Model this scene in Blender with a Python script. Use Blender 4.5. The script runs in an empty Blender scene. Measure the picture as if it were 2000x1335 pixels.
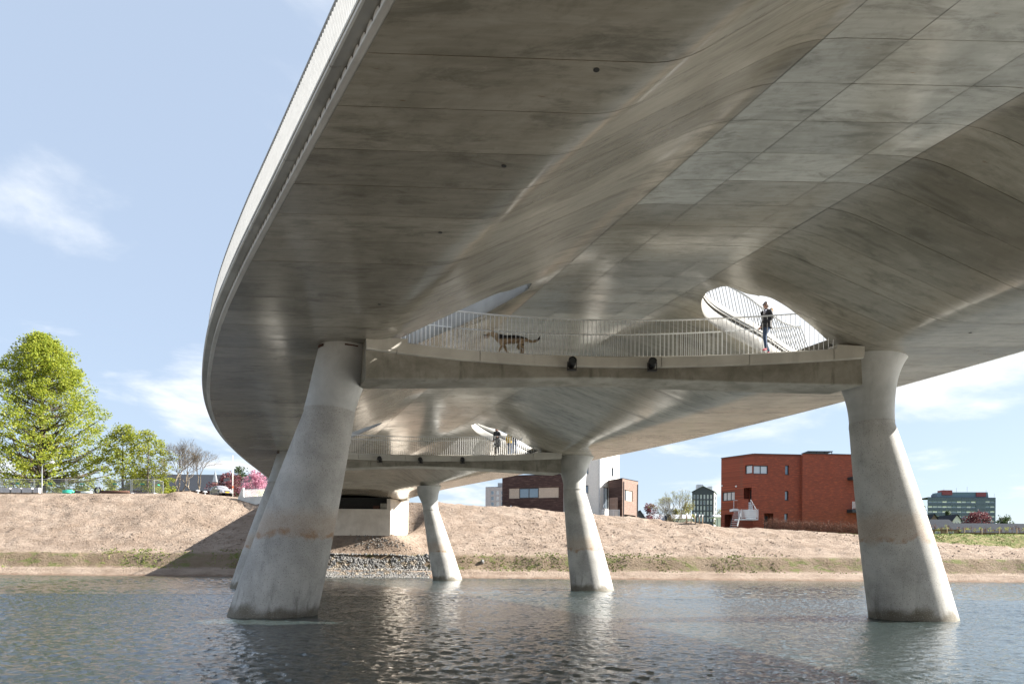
import bpy, bmesh, math, random
import numpy as np
from mathutils import Vector, Matrix, Euler

random.seed(7)
S = bpy.context.scene
C = S.collection
RAD = math.radians

# ------------------------------------------------------------------ camera
CAM_H = 1.90
cd = bpy.data.cameras.new('camera')
cam = bpy.data.objects.new('camera', cd)
C.objects.link(cam)
cd.lens = 24.0
cd.sensor_width = 36.0
cd.shift_y = (1093.25 - 667.5) / 2000.0        # shift lens: level camera, low horizon
cd.clip_start = 0.1
cd.clip_end = 6000.0
cam.matrix_world = Matrix.Translation((0, 0, CAM_H)) @ Matrix.Rotation(RAD(90), 4, 'X') @ Matrix.Rotation(0.0075, 4, 'Z')
S.camera = cam

# ------------------------------------------------------------------ light
SUN_AZ = RAD(82.0)      # clockwise from +Y (the view direction)
SUN_EL = RAD(34.0)
W = bpy.data.worlds.new('World')
S.world = W
W.use_nodes = True
wn = W.node_tree.nodes
wl = W.node_tree.links
wn.clear()
w_out = wn.new('ShaderNodeOutputWorld')
w_bg = wn.new('ShaderNodeBackground')
w_sky = wn.new('ShaderNodeTexSky')
w_sky.sky_type = 'NISHITA'
w_sky.sun_disc = False
w_sky.sun_elevation = SUN_EL
w_sky.sun_rotation = SUN_AZ
w_sky.air_density = 1.0
w_sky.dust_density = 0.6
w_sky.ozone_density = 1.6
w_bg.inputs['Strength'].default_value = 0.05
wl.new(w_bg.outputs[0], w_out.inputs[0])


def wmath(op, a, b=None, c=None):
    n = wn.new('ShaderNodeMath')
    n.operation = op
    for i, v in enumerate((a, b, c)):
        if v is None:
            continue
        if isinstance(v, (int, float)):
            n.inputs[i].default_value = v
        else:
            wl.new(v, n.inputs[i])
    return n.outputs[0]


# clouds: fractal noise on a flat layer over the whole sky
w_tc = wn.new('ShaderNodeTexCoord')
w_sep = wn.new('ShaderNodeSeparateXYZ')
wl.new(w_tc.outputs['Generated'], w_sep.inputs[0])
den = wmath('ADD', wmath('MAXIMUM', w_sep.outputs[2], 0.0), 0.16)
w_cmb = wn.new('ShaderNodeCombineXYZ')
wl.new(wmath('DIVIDE', w_sep.outputs[0], den), w_cmb.inputs[0])
wl.new(wmath('DIVIDE', w_sep.outputs[1], den), w_cmb.inputs[1])
w_n1 = wn.new('ShaderNodeTexNoise')
w_n1.inputs['Scale'].default_value = 1.35
w_n1.inputs['Detail'].default_value = 9.0
w_n1.inputs['Roughness'].default_value = 0.56
w_n1.inputs['Distortion'].default_value = 0.25
w_map = wn.new('ShaderNodeMapping')
w_map.inputs['Location'].default_value = (14.0, 6.0, 0.0)
wl.new(w_cmb.outputs[0], w_map.inputs[0])
wl.new(w_map.outputs[0], w_n1.inputs['Vector'])
w_n2 = wn.new('ShaderNodeTexNoise')
w_n2.inputs['Scale'].default_value = 0.33
w_n2.inputs['Detail'].default_value = 3.0
wl.new(w_map.outputs[0], w_n2.inputs['Vector'])
w_r1 = wn.new('ShaderNodeMapRange')
w_r1.interpolation_type = 'SMOOTHSTEP'
w_r1.inputs['From Min'].default_value = 0.475
w_r1.inputs['From Max'].default_value = 0.66
wl.new(wmath('ADD', w_n1.outputs['Fac'], wmath('MULTIPLY', wmath('SUBTRACT', w_n2.outputs['Fac'], 0.5), 0.5)), w_r1.inputs['Value'])
w_mix = wn.new('ShaderNodeMix')
w_mix.data_type = 'RGBA'
wl.new(wmath('MULTIPLY', w_r1.outputs[0], 0.90), w_mix.inputs['Factor'])
w_veil = wn.new('ShaderNodeMix')       # thin high veil over the whole sky
w_veil.data_type = 'RGBA'
w_veil.inputs['Factor'].default_value = 0.72
wl.new(w_sky.outputs[0], w_veil.inputs['A'])
w_veil.inputs['B'].default_value = (3.15, 3.75, 4.65, 1)
wl.new(w_veil.outputs['Result'], w_mix.inputs['A'])
w_mix.inputs['B'].default_value = (6.0, 6.1, 6.25, 1)
wl.new(w_mix.outputs['Result'], w_bg.inputs['Color'])

sd = bpy.data.lights.new('sun', 'SUN')
sd.energy = 5.0
sd.angle = RAD(0.53)
sd.color = (1.0, 0.94, 0.85)
sun = bpy.data.objects.new('sun', sd)
C.objects.link(sun)
sun_dir = Vector((math.sin(SUN_AZ) * math.cos(SUN_EL), math.cos(SUN_AZ) * math.cos(SUN_EL), math.sin(SUN_EL)))
sun.rotation_euler = sun_dir.to_track_quat('Z', 'Y').to_euler()
sun.location = (40, 60, 60)

S.view_settings.view_transform = 'Standard'
S.view_settings.look = 'None'
S.view_settings.gamma = 1.0
S.view_settings.use_curve_mapping = False
S.view_settings.exposure = 2.05

S.render.engine = 'CYCLES'
S.cycles.use_denoising = True
S.cycles.max_bounces = 8
S.cycles.diffuse_bounces = 4
S.cycles.glossy_bounces = 4
S.cycles.transparent_max_bounces = 8
S.cycles.caustics_reflective = True
S.cycles.blur_glossy = 1.0
S.cycles.sample_clamp_indirect = 6.0

# ------------------------------------------------------------------ helpers
FPX = 1333.333


def at(px, py, Y):
    """world point at depth Y seen at photo pixel px, py"""
    u = (px - 1000) / FPX
    v = (1093.25 - py) / FPX
    return Vector(((u - 0.0075 * v) * Y, Y, CAM_H + (v + 0.0075 * u) * Y))


ORIG = {}


class MB:
    def __init__(self):
        self.v = []
        self.f = []
        self.m = []

    def add(self, vs, fs, mi=0):
        n = len(self.v)
        self.v += [tuple(p) for p in vs]
        self.f += [tuple(n + i for i in q) for q in fs]
        self.m += [mi] * len(fs)

    def box(self, x0, x1, y0, y1, z0, z1, mi=0):
        self.add([(x0, y0, z0), (x1, y0, z0), (x1, y1, z0), (x0, y1, z0), (x0, y0, z1), (x1, y0, z1), (x1, y1, z1), (x0, y1, z1)],
                 [(0, 3, 2, 1), (4, 5, 6, 7), (0, 1, 5, 4), (1, 2, 6, 5), (2, 3, 7, 6), (3, 0, 4, 7)], mi)

    def bar(self, a, b, w, d, up=Vector((0, 0, 1)), side=None, mi=0):
        """rectangular bar from a to b, w across side, d across the other way"""
        a, b = Vector(a), Vector(b)
        ax_ = (b - a).normalized()
        if side is None:
            side = ax_.cross(up)
            if side.length < 1e-4:
                side = Vector((1, 0, 0))
        side = (side - ax_ * side.dot(ax_)).normalized()
        n = ax_.cross(side).normalized()
        s, n = side * (w / 2), n * (d / 2)
        self.add([a - s - n, a + s - n, a + s + n, a - s + n, b - s - n, b + s - n, b + s + n, b - s + n],
                 [(0, 3, 2, 1), (4, 5, 6, 7), (0, 1, 5, 4), (1, 2, 6, 5), (2, 3, 7, 6), (3, 0, 4, 7)], mi)

    def tube(self, pts, rad, seg=8, mi=0, cap=True):
        pts = [Vector(p) for p in pts]
        if isinstance(rad, (int, float)):
            rad = [rad] * len(pts)
        rings = []
        t0 = (pts[1] - pts[0]).normalized()
        ref = Vector((1, 0, 0)) if abs(t0.x) < 0.8 else Vector((0, 1, 0))
        for i, p in enumerate(pts):
            t = (pts[min(i + 1, len(pts) - 1)] - pts[max(i - 1, 0)]).normalized()
            s = t.cross(ref).normalized()
            n = s.cross(t).normalized()
            ref = n.cross(t) * -1 if False else ref
            rings.append([p + (s * math.cos(2 * math.pi * k / seg) + n * math.sin(2 * math.pi * k / seg)) * rad[i] for k in range(seg)])
        vs = [p for r in rings for p in r]
        fs = []
        for i in range(len(pts) - 1):
            for k in range(seg):
                k2 = (k + 1) % seg
                fs.append((i * seg + k, i * seg + k2, (i + 1) * seg + k2, (i + 1) * seg + k))
        if cap:
            fs.append(tuple(reversed(range(seg))))
            fs.append(tuple((len(pts) - 1) * seg + k for k in range(seg)))
        self.add(vs, fs, mi)

    def strip(self, rows, mi=0, close=False):
        """quads between successive rows of points"""
        n = len(rows[0])
        vs = [p for r in rows for p in r]
        fs = []
        for i in range(len(rows) - 1):
            for k in range(n - (0 if close else 1)):
                k2 = (k + 1) % n
                fs.append((i * n + k, i * n + k2, (i + 1) * n + k2, (i + 1) * n + k))
        self.add(vs, fs, mi)

    def build(self, name, mat, parent=None, smooth=False, kind=None, sharp=None):
        off = ORIG.get(parent.name, Vector((0, 0, 0))) if parent else Vector((0, 0, 0))
        me = bpy.data.meshes.new(name)
        vs = [(p[0] - off[0], p[1] - off[1], p[2] - off[2]) for p in self.v] if off.length else self.v
        me.from_pydata(vs, [], self.f)
        mats = mat if isinstance(mat, (list, tuple)) else [mat]
        for m in mats:
            me.materials.append(m)
        if len(mats) > 1:
            me.polygons.foreach_set('material_index', self.m)
        if smooth:
            me.polygons.foreach_set('use_smooth', [True] * len(me.polygons))
            if sharp:
                me.set_sharp_from_angle(angle=RAD(sharp))
        me.update()
        o = bpy.data.objects.new(name, me)
        C.objects.link(o)
        if parent:
            o.parent = parent
        if kind:
            o['kind'] = kind
        return o


def tag(o, label=None, cat=None, group=None, kind=None):
    if label:
        o['label'] = label
    if cat:
        o['category'] = cat
    if group:
        o['group'] = group
    if kind:
        o['kind'] = kind
    return o


def thing(name, loc, label, cat, group=None, rz=0.0, local=False):
    """Empty at the thing's base.  local=True: parts are given in local coordinates"""
    o = bpy.data.objects.new(name, None)
    C.objects.link(o)
    o.empty_display_size = 0.3
    o.location = loc
    o.rotation_euler = (0, 0, rz)
    if not local:
        ORIG[o.name] = Vector(loc)
    return tag(o, label, cat, group)


def child(o, parent):
    """make an already built object a part of a part (same local frame)"""
    o.parent = parent
    return o


def copy_tree(o, parent=None):
    c = o.copy()
    C.objects.link(c)
    c.parent = parent
    for ch in [x for x in o.children]:
        copy_tree(ch, c)
    return c


# ------------------------------------------------------------------ materials
class NT:
    def __init__(self, name):
        self.mat = bpy.data.materials.new(name)
        self.mat.use_nodes = True
        self.t = self.mat.node_tree
        self.b = self.t.nodes['Principled BSDF']

    def n(self, typ, **kw):
        nd = self.t.nodes.new(typ)
        for k, v in kw.items():
            if hasattr(nd, k):
                setattr(nd, k, v)
        return nd

    def link(self, a, b):
        self.t.links.new(a, b)

    def coord(self, kind='Object', scale=(1, 1, 1), rot=(0, 0, 0), loc=(0, 0, 0)):
        tc = self.n('ShaderNodeTexCoord')
        mp = self.n('ShaderNodeMapping')
        mp.inputs['Scale'].default_value = scale
        mp.inputs['Rotation'].default_value = rot
        mp.inputs['Location'].default_value = loc
        self.link(tc.outputs[kind], mp.inputs[0])
        return mp.outputs[0]

    def noise(self, vec, scale, detail=4.0, rough=0.55, dist=0.0):
        nd = self.n('ShaderNodeTexNoise')
        nd.inputs['Scale'].default_value = scale
        nd.inputs['Detail'].default_value = detail
        nd.inputs['Roughness'].default_value = rough
        nd.inputs['Distortion'].default_value = dist
        if vec is not None:
            self.link(vec, nd.inputs['Vector'])
        return nd.outputs['Fac']

    def vor(self, vec, scale, feature='F1', out='Distance', rand=1.0):
        nd = self.n('ShaderNodeTexVoronoi')
        nd.feature = feature
        nd.inputs['Scale'].default_value = scale
        nd.inputs['Randomness'].default_value = rand
        if vec is not None:
            self.link(vec, nd.inputs['Vector'])
        return nd.outputs[out]

    def rng(self, v, a, b, c=0.0, d=1.0, smooth=True):
        nd = self.n('ShaderNodeMapRange')
        if smooth:
            nd.interpolation_type = 'SMOOTHSTEP'
        nd.inputs['From Min'].default_value = a
        nd.inputs['From Max'].default_value = b
        nd.inputs['To Min'].default_value = c
        nd.inputs['To Max'].default_value = d
        self.link(v, nd.inputs['Value'])
        return nd.outputs[0]

    def math(self, op, a, b=None):
        nd = self.n('ShaderNodeMath', operation=op)
        for i, v in enumerate((a, b)):
            if v is None:
                continue
            if isinstance(v, (int, float)):
                nd.inputs[i].default_value = v
            else:
                self.link(v, nd.inputs[i])
        return nd.outputs[0]

    def mix(self, fac, a, b, blend='MIX'):
        nd = self.n('ShaderNodeMix')
        nd.data_type = 'RGBA'
        nd.blend_type = blend
        for s, v in (('Factor', fac), ('A', a), ('B', b)):
            if isinstance(v, (int, float)):
                nd.inputs[s].default_value = v
            elif isinstance(v, tuple):
                nd.inputs[s].default_value = v if len(v) == 4 else (*v, 1)
            else:
                self.link(v, nd.inputs[s])
        return nd.outputs['Result']

    def col(self, v):
        if isinstance(v, tuple):
            self.b.inputs['Base Color'].default_value = v if len(v) == 4 else (*v, 1)
        else:
            self.link(v, self.b.inputs['Base Color'])

    def rough(self, v, spec=None):
        if isinstance(v, (int, float)):
            self.b.inputs['Roughness'].default_value = v
        else:
            self.link(v, self.b.inputs['Roughness'])
        if spec is not None:
            self.b.inputs['Specular IOR Level'].default_value = spec

    def bump(self, hgt, strength=0.3, dist=0.02):
        nd = self.n('ShaderNodeBump')
        nd.inputs['Strength'].default_value = strength
        nd.inputs['Distance'].default_value = dist
        self.link(hgt, nd.inputs['Height'])
        self.link(nd.outputs[0], self.b.inputs['Normal'])
        return nd

    def sep(self, vec):
        nd = self.n('ShaderNodeSeparateXYZ')
        self.link(vec, nd.inputs[0])
        return nd.outputs


def plain(name, col, rough=0.6, metal=0.0, var=0.08, scale=6.0, spec=None):
    """paint or plastic with slight blotches"""
    m = NT(name)
    c = m.coord('Object')
    f = m.noise(c, scale, 4)
    lo = tuple(x * (1 - var * 2) for x in col)
    hi = tuple(min(1, x * (1 + var * 2)) for x in col)
    m.col(m.mix(m.rng(f, 0.3, 0.7), lo, hi))
    m.rough(rough, spec)
    m.b.inputs['Metallic'].default_value = metal
    return m.mat


def mat_soffit(name='soffit_concrete', k=1.0, blue=1.0):
    """formwork-cast concrete; UV in metres, u across the bridge, v along it"""
    m = NT(name)
    uv = m.n('ShaderNodeUVMap').outputs[0]

    def mp(sx, sy, lx=0.0, ly=0.0):
        k = m.n('ShaderNodeMapping')
        k.inputs['Scale'].default_value = (sx, sy, 1)
        k.inputs['Location'].default_value = (lx, ly, 0)
        m.link(uv, k.inputs[0])
        return k.outputs[0]
    streak = m.noise(mp(0.9, 8.0), 1.0, 6, 0.62, 0.4)
    fine = m.noise(mp(3.2, 30.0, 5, 3), 1.0, 4, 0.6)
    blot = m.noise(mp(0.22, 0.34, 2, 7), 1.0, 5, 0.6, 0.6)
    blot2 = m.noise(mp(0.5, 1.3, 9, 1), 1.0, 4, 0.6, 0.5)
    oi = m.n('ShaderNodeObjectInfo')
    smudge = m.noise(mp(0.62, 2.2, 4, 11), 1.0, 7, 0.70, 0.5)
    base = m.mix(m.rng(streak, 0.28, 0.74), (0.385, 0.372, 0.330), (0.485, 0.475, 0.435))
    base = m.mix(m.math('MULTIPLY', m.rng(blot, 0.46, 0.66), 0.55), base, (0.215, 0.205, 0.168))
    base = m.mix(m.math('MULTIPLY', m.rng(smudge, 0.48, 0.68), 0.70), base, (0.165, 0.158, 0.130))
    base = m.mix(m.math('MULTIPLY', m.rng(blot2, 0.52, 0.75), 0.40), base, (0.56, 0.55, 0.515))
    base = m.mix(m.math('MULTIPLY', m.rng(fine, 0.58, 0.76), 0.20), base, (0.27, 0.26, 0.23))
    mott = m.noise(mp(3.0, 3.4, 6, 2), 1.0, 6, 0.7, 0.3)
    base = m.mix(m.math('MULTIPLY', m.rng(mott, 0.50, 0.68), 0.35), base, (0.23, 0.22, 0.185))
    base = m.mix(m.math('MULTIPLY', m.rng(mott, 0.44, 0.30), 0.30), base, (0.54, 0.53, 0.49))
    # each sheet of formwork left its own tone
    base = m.mix(1.0, base, m.mix(oi.outputs['Random'], (0.84, 0.84, 0.835), (1.10, 1.10, 1.10)), 'MULTIPLY')
    rust = m.noise(mp(3.0, 16.0, 1, 4), 1.0, 3, 0.5)
    base = m.mix(m.math('MULTIPLY', m.rng(rust, 0.68, 0.78), 0.55), base, (0.23, 0.125, 0.055))
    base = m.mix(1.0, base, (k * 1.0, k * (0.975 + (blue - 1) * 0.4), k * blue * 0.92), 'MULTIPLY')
    m.col(base)
    m.rough(m.rng(smudge, 0.4, 0.7, 0.14, 0.26), 0.85)
    m.bump(m.math('ADD', m.math('MULTIPLY', fine, 0.4), streak), 0.03, 0.010)
    return m.mat


def mat_concrete(name, lo, hi, speck=0.0, stain=0.5, rough=0.75, zstain=False, sc=1.0):
    m = NT(name)
    c = m.coord('Object')
    a = m.noise(c, 0.7 * sc, 6, 0.62, 0.3)
    col = m.mix(m.rng(a, 0.30, 0.70), lo, hi)
    cs = m.coord('Object', (2.2, 2.2, 0.35))
    drip = m.noise(cs, 1.0 * sc, 5, 0.6)
    col = m.mix(m.math('MULTIPLY', m.rng(drip, 0.55, 0.75), stain), col, tuple(x * 0.62 for x in lo))
    if zstain:
        # silt left by a higher river: a tan band with an uneven edge, darker damp foot
        z = m.sep(m.n('ShaderNodeNewGeometry').outputs['Position'])[2]
        wob = m.math('ADD', z, m.math('MULTIPLY', m.math('SUBTRACT', m.noise(c, 1.3, 5, 0.6), 0.5), 0.9))
        band = m.math('MULTIPLY', m.rng(wob, 2.45, 2.75), m.rng(wob, 3.75, 3.1))
        col = m.mix(m.math('MULTIPLY', band, 0.42), col, (0.36, 0.25, 0.155))
        edge = m.math('MULTIPLY', m.rng(wob, 2.50, 2.62), m.rng(wob, 2.82, 2.68))
        col = m.mix(m.math('MULTIPLY', edge, m.math('MULTIPLY', m.rng(m.noise(c, 2.2, 3), 0.4, 0.65), 0.75)), col, (0.27, 0.15, 0.07))
        algae = m.math('MULTIPLY', m.rng(wob, 1.7, 0.5), m.rng(m.noise(cs, 1.6, 5, 0.65), 0.48, 0.66))
        col = m.mix(m.math('MULTIPLY', algae, 0.55), col, (0.125, 0.125, 0.115))
        foot = m.rng(wob, 0.50, 0.12)
        col = m.mix(m.math('MULTIPLY', foot, 0.8), col, (0.10, 0.085, 0.055))
    if speck:
        v = m.vor(c, 17.0)
        v2 = m.vor(c, 9.0)
        dots = m.math('MAXIMUM', m.rng(v, 0.26, 0.16), m.rng(v2, 0.13, 0.09))
        col = m.mix(m.math('MULTIPLY', dots, speck), col, (0.10, 0.085, 0.07))
        light = m.rng(m.vor(m.coord('Object', (1, 1, 1), (0, 0, 0), (3, 1, 2)), 23.0), 0.30, 0.20)
        col = m.mix(m.math('MULTIPLY', light, speck * 0.6), col, (0.62, 0.58, 0.52))
        m.bump(m.math('SUBTRACT', light, dots), 0.35, 0.006)
    else:
        m.bump(m.noise(c, 60, 3), 0.08, 0.005)
    m.col(col)
    m.rough(rough, 0.3)
    return m.mat


M = {}
M['soffit'] = mat_soffit('soffit_concrete', 0.72, 0.93)  # side panels' own olive, darkened further for water-reflected light that misses them
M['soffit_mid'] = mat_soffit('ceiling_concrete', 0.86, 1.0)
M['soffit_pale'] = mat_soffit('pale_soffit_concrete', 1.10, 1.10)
M['pier'] = mat_concrete('exposed_aggregate', (0.305, 0.303, 0.290), (0.47, 0.468, 0.45), speck=0.55, stain=0.40, zstain=True)
M['pier_head'] = mat_concrete('pier_head_concrete', (0.36, 0.368, 0.36), (0.52, 0.53, 0.52), stain=0.35, rough=0.6)
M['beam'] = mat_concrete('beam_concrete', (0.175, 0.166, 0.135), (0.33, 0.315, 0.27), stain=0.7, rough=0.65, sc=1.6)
M['precast'] = mat_concrete('precast_concrete', (0.47, 0.455, 0.41), (0.60, 0.585, 0.53), stain=0.35, rough=0.65)
M['white_conc'] = mat_concrete('pale_concrete', (0.52, 0.51, 0.48), (0.66, 0.65, 0.61), stain=0.22, rough=0.6)
M['rim_conc'] = mat_concrete('opening_rim_concrete', (0.27, 0.265, 0.25), (0.36, 0.355, 0.335), stain=0.3, rough=0.7)
M['abut'] = mat_concrete('abutment_concrete', (0.50, 0.45, 0.39), (0.64, 0.59, 0.52), stain=0.25, rough=0.7)
M['rail'] = plain('rail_paint', (0.74, 0.745, 0.74), 0.45, 0.0, 0.03)
M['shaded_rail'] = plain('shaded_rail_paint', (0.30, 0.312, 0.322), 0.7, 0.0, 0.03)  # rail paint darkened to stand in for shade on these railings
M['dark'] = plain('dark_gap', (0.03, 0.03, 0.028), 0.9)
M['rust'] = plain('rust_steel', (0.085, 0.040, 0.026), 0.8, 0.2, 0.2, 14)
M['black'] = plain('black_housing', (0.018, 0.018, 0.02), 0.45)
M['asphalt'] = plain('asphalt', (0.055, 0.055, 0.055), 0.9)

# ------------------------------------------------------------------ bridge shape
def herm(xs, ys):
    xs = np.array(xs, float)
    ys = np.array(ys, float)
    d = np.gradient(ys, xs)

    def F(x):
        x = min(max(float(x), xs[0]), xs[-1])
        i = int(min(max(np.searchsorted(xs, x) - 1, 0), len(xs) - 2))
        hh = xs[i + 1] - xs[i]
        u = (x - xs[i]) / hh
        return float((2 * u**3 - 3 * u**2 + 1) * ys[i] + (u**3 - 2 * u**2 + u) * hh * d[i] + (-2 * u**3 + 3 * u**2) * ys[i + 1] + (u**3 - u**2) * hh * d[i + 1])
    return F


half_width = herm([-16, 0, 8.4, 13.3, 16.6, 21, 25, 30, 35, 40, 45, 50, 55, 60, 67, 75, 95],
                  [6.5, 8.6, 10.55, 11.6, 12.3, 13.05, 13.45, 13.7, 13.6, 13.2, 12.5, 11.6, 10.6, 9.6, 8.2, 7.4, 7.0])
keel_at = herm([-16, 0, 9.3, 11.6, 15.5, 18.5, 22.9, 34, 45.4, 55, 64.5, 78, 95],
               [3.8, 4.4, 6.3, 6.8, 7.4, 7.7, 7.95, 8.3, 8.2, 7.0, 5.2, 4.6, 4.4])
Z_CEIL, Z_KEEL, T_CEIL = 10.93, 8.80, 2.75
PIER_LINES = (22.9, 45.4)
Y_NEAR, Y_FAR = -15.7, 78.3
SK = 0.02       # the bridge crosses the water on the skew


def axis_x(y):
    return 3.25 - 0.405 * (y - 22.9)


def smin(a, b, k):
    hh = min(max(0.5 + 0.5 * (b - a) / k, 0.0), 1.0)
    return b * (1 - hh) + a * hh - k * hh * (1 - hh)


def z_soffit(y, t):
    a = abs(t)
    k = keel_at(y)
    fade = min(max((y - 60) / 12.0, 0.0), 1.0)       # the vault flattens out into the end span
    fade = fade * fade * (3 - 2 * fade)
    zc = Z_CEIL - 1.75 * fade
    m = (zc - Z_KEEL) / (k - T_CEIL)
    z = smin(zc, Z_KEEL + (k - a) * m, 0.35)
    return -smin(-z, -(Z_KEEL + 0.012 * max(0, a - k)), 0.24)


def sp(y, t, dz=0.0):
    return Vector((axis_x(y) + t, y + SK * t, z_soffit(y, t) + dz))


def catmull(pts, n=6):
    out = []
    P = [Vector(p) for p in pts]
    for i in range(len(P) - 1):
        p0, p1, p2, p3 = P[max(i - 1, 0)], P[i], P[i + 1], P[min(i + 2, len(P) - 1)]
        for k in range(n):
            u = k / n
            out.append(0.5 * ((2 * p1) + (p2 - p0) * u + (2 * p0 - 5 * p1 + 4 * p2 - p3) * u * u + (3 * p1 - p0 - 3 * p2 + p3) * u**3))
    out.append(P[-1])
    return out


# teardrop openings beside the road at each pier line: rims as (offset along, across)
T_A, T_B = 2.95, 7.9
NEAR_RIM = [(-0.42, 2.95), (-1.02, 3.12), (-1.06, 3.79), (-1.33, 4.27), (-1.28, 4.81), (-1.13, 5.31), (-0.82, 6.18), (-0.46, 7.01), (-0.08, 7.9)]
FAR_RIM = [(-0.42, 2.95), (0.21, 3.20), (0.85, 3.70), (1.22, 4.25), (1.42, 4.95), (1.62, 6.19), (1.85, 7.0), (2.15, 7.9)]


def rim_fn(tab):
    c = catmull([(a, b, 0) for a, b in tab], 8)
    ts = [p[1] for p in c]
    ys = [p[0] for p in c]
    return lambda t: float(np.interp(t, ts, ys))


rim_near = rim_fn(NEAR_RIM)
rim_far = rim_fn(FAR_RIM)


def hole(y_pier, t, inside):
    a = abs(t)
    if a <= T_A or not inside:
        return y_pier - 0.42, y_pier - 0.42
    a = min(a, T_B)
    return y_pier + rim_near(a), y_pier + rim_far(a)


def columns(y):
    """across positions with an inside flag; the opening's outer side is a doubled column"""
    k = keel_at(y)
    w = half_width(y) - 0.12
    n = [0.0, 0.95, 1.35, 1.9, 2.35, 2.6, 2.95]
    return k, w


def col_list(y, sgn, t0, t1):
    """columns from t0 to t1 (fractions follow the keel), absolute values; returns (t function, inside flag)"""
    cols = []
    inner = [2.4, 2.6, 2.78, 2.95, 3.06, 3.2, 3.4, 3.6, 3.85, 4.1, 4.4, 4.7, 5.0, 5.35, 5.7, 6.1, 6.5, 6.9, 7.3, 7.6, 7.9]
    return inner


def side_grid(y0, y1, sgn, nrow, dz, gap):
    """near and far pieces of one side panel between joints y0 and y1"""
    yp = None
    for q in PIER_LINES:
        if y1 > q - 1.6 and y0 < q + 2.4:
            yp = q
    ym = (y0 + y1) / 2
    k, w = keel_at(ym), half_width(ym) - 0.12
    pieces = []
    if yp is not None:
        ts = [(t, True) for t in np.linspace(2.46, 2.95, 4)]
        ts += [(t, True) for t in np.linspace(2.95, 7.9, 44)[1:]]
        ts += [(7.9001, False)] + [(t, False) for t in (8.1, 8.3, 8.6, 9.2, 10.2, 11.4)]
        cols = [(lambda y, t=t: t, ins) for t, ins in ts if t < w - 0.3] + [(lambda y: half_width(y) - 0.12, False)]
    else:
        fr = [0.0, 0.03, 0.06, 0.10, 0.15, 0.22, 0.32, 0.44, 0.56, 0.68, 0.78, 0.86, 0.92, 0.96, 1.0, 1.04, 1.09, 1.15]
        cols = [(lambda y, q=q: 2.46 + q * (keel_at(y) - 2.46), False) for q in fr]
        cols += [(lambda y, q=q: 1.15 * (keel_at(y) - 2.46) + 2.46 + q * (half_width(y) - 0.12 - 1.15 * (keel_at(y) - 2.46) - 2.46), False) for q in (0.2, 0.5, 0.8, 1.0)]
    for which in ((0, 1) if yp is not None else (2,)):
        rows = []
        for fn, ins in cols:
            a, b = y0 + gap, y1 - gap
            if which != 2:
                yn, yf = hole(yp, fn(ym), ins)
                if which == 0:
                    b = min(b, max(a, yn))
                else:
                    a = max(a, min(b, yf))
            rows.append([sp(a + (b - a) * i / nrow, sgn * fn(a + (b - a) * i / nrow), dz) for i in range(nrow + 1)])
            rows[-1] = [(p, (sgn * fn(ym), a + (b - a) * i / nrow)) for i, p in enumerate(rows[-1])]
        pieces.append(rows)
    return pieces


def grid_mesh(name, pieces, flip, mat, parent, skirt=0.05, kind=None):
    """one mesh out of grids of (point, uv); smooth face, skirts up to the slab"""
    vs, fs, uvs, sm = [], [], [], []
    for rows in pieces:
        base = len(vs)
        n = len(rows[0])
        for r in rows:
            for p, uv in r:
                vs.append(p)
        for i in range(len(rows) - 1):
            for k in range(n - 1):
                q = [base + i * n + k, base + i * n + k + 1, base + (i + 1) * n + k + 1, base + (i + 1) * n + k]
                pts = [vs[j] for j in q]
                l0 = (pts[1] - pts[0]).length
                l1 = (pts[2] - pts[3]).length
                if l0 < 1e-4 and l1 < 1e-4:
                    continue
                uu = [rows[i][k][1], rows[i][k + 1][1], rows[i + 1][k + 1][1], rows[i + 1][k][1]]
                if l0 < 1e-4:
                    q, uu = [q[0], q[2], q[3]], [uu[0], uu[2], uu[3]]
                elif l1 < 1e-4:
                    q, uu = [q[0], q[1], q[2]], [uu[0], uu[1], uu[2]]
                if flip:
                    q, uu = q[::-1], uu[::-1]
                fs.append(q)
                uvs += uu
                sm.append(True)
        if skirt:
            for k in (0, n - 1):
                for i in range(len(rows) - 1):
                    a, b = rows[i][k][0], rows[i + 1][k][0]
                    if (a - b).length < 1e-5 or (rows[i][0][0] - rows[i][n - 1][0]).length < 1e-4 and (rows[i + 1][0][0] - rows[i + 1][n - 1][0]).length < 1e-4:
                        continue
                    j = len(vs)
                    vs += [a, b, b + Vector((0, 0, skirt)), a + Vector((0, 0, skirt))]
                    fs.append([j, j + 1, j + 2, j + 3])
                    uvs += [rows[i][k][1], rows[i + 1][k][1], rows[i + 1][k][1], rows[i][k][1]]
                    sm.append(False)
    if not fs:
        return None
    me = bpy.data.meshes.new(name)
    off = ORIG.get(parent.name, Vector((0, 0, 0)))
    me.from_pydata([p - off for p in vs], [], fs)
    me.polygons.foreach_set('use_smooth', sm)
    ul = me.uv_layers.new(name='UVMap')
    ul.data.foreach_set('uv', [c for uv in uvs for c in uv])
    me.materials.append(mat)
    me.update()
    o = bpy.data.objects.new(name, me)
    C.objects.link(o)
    o.parent = parent
    if kind:
        o['kind'] = kind
    return o


def islands(rows):
    """cut a clipped panel where the opening leaves nothing of it"""
    out, cur = [], []
    for r in rows:
        if (r[0][0] - r[-1][0]).length > 0.02:
            cur.append(r)
        else:
            if cur:
                cur.append(r)
                out.append(cur)
            cur = [r]
    if len(cur) > 1:
        out.append(cur)
    good = []
    for q in out:
        if max((r[0][0] - r[-1][0]).length for r in q) > 0.06:
            good.append(q)
    return good


bridge = thing('road_bridge', (axis_x(22.9), 22.9, 0.0),
               'long pale concrete road bridge with a vaulted underside spanning the water', 'bridge')

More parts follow.
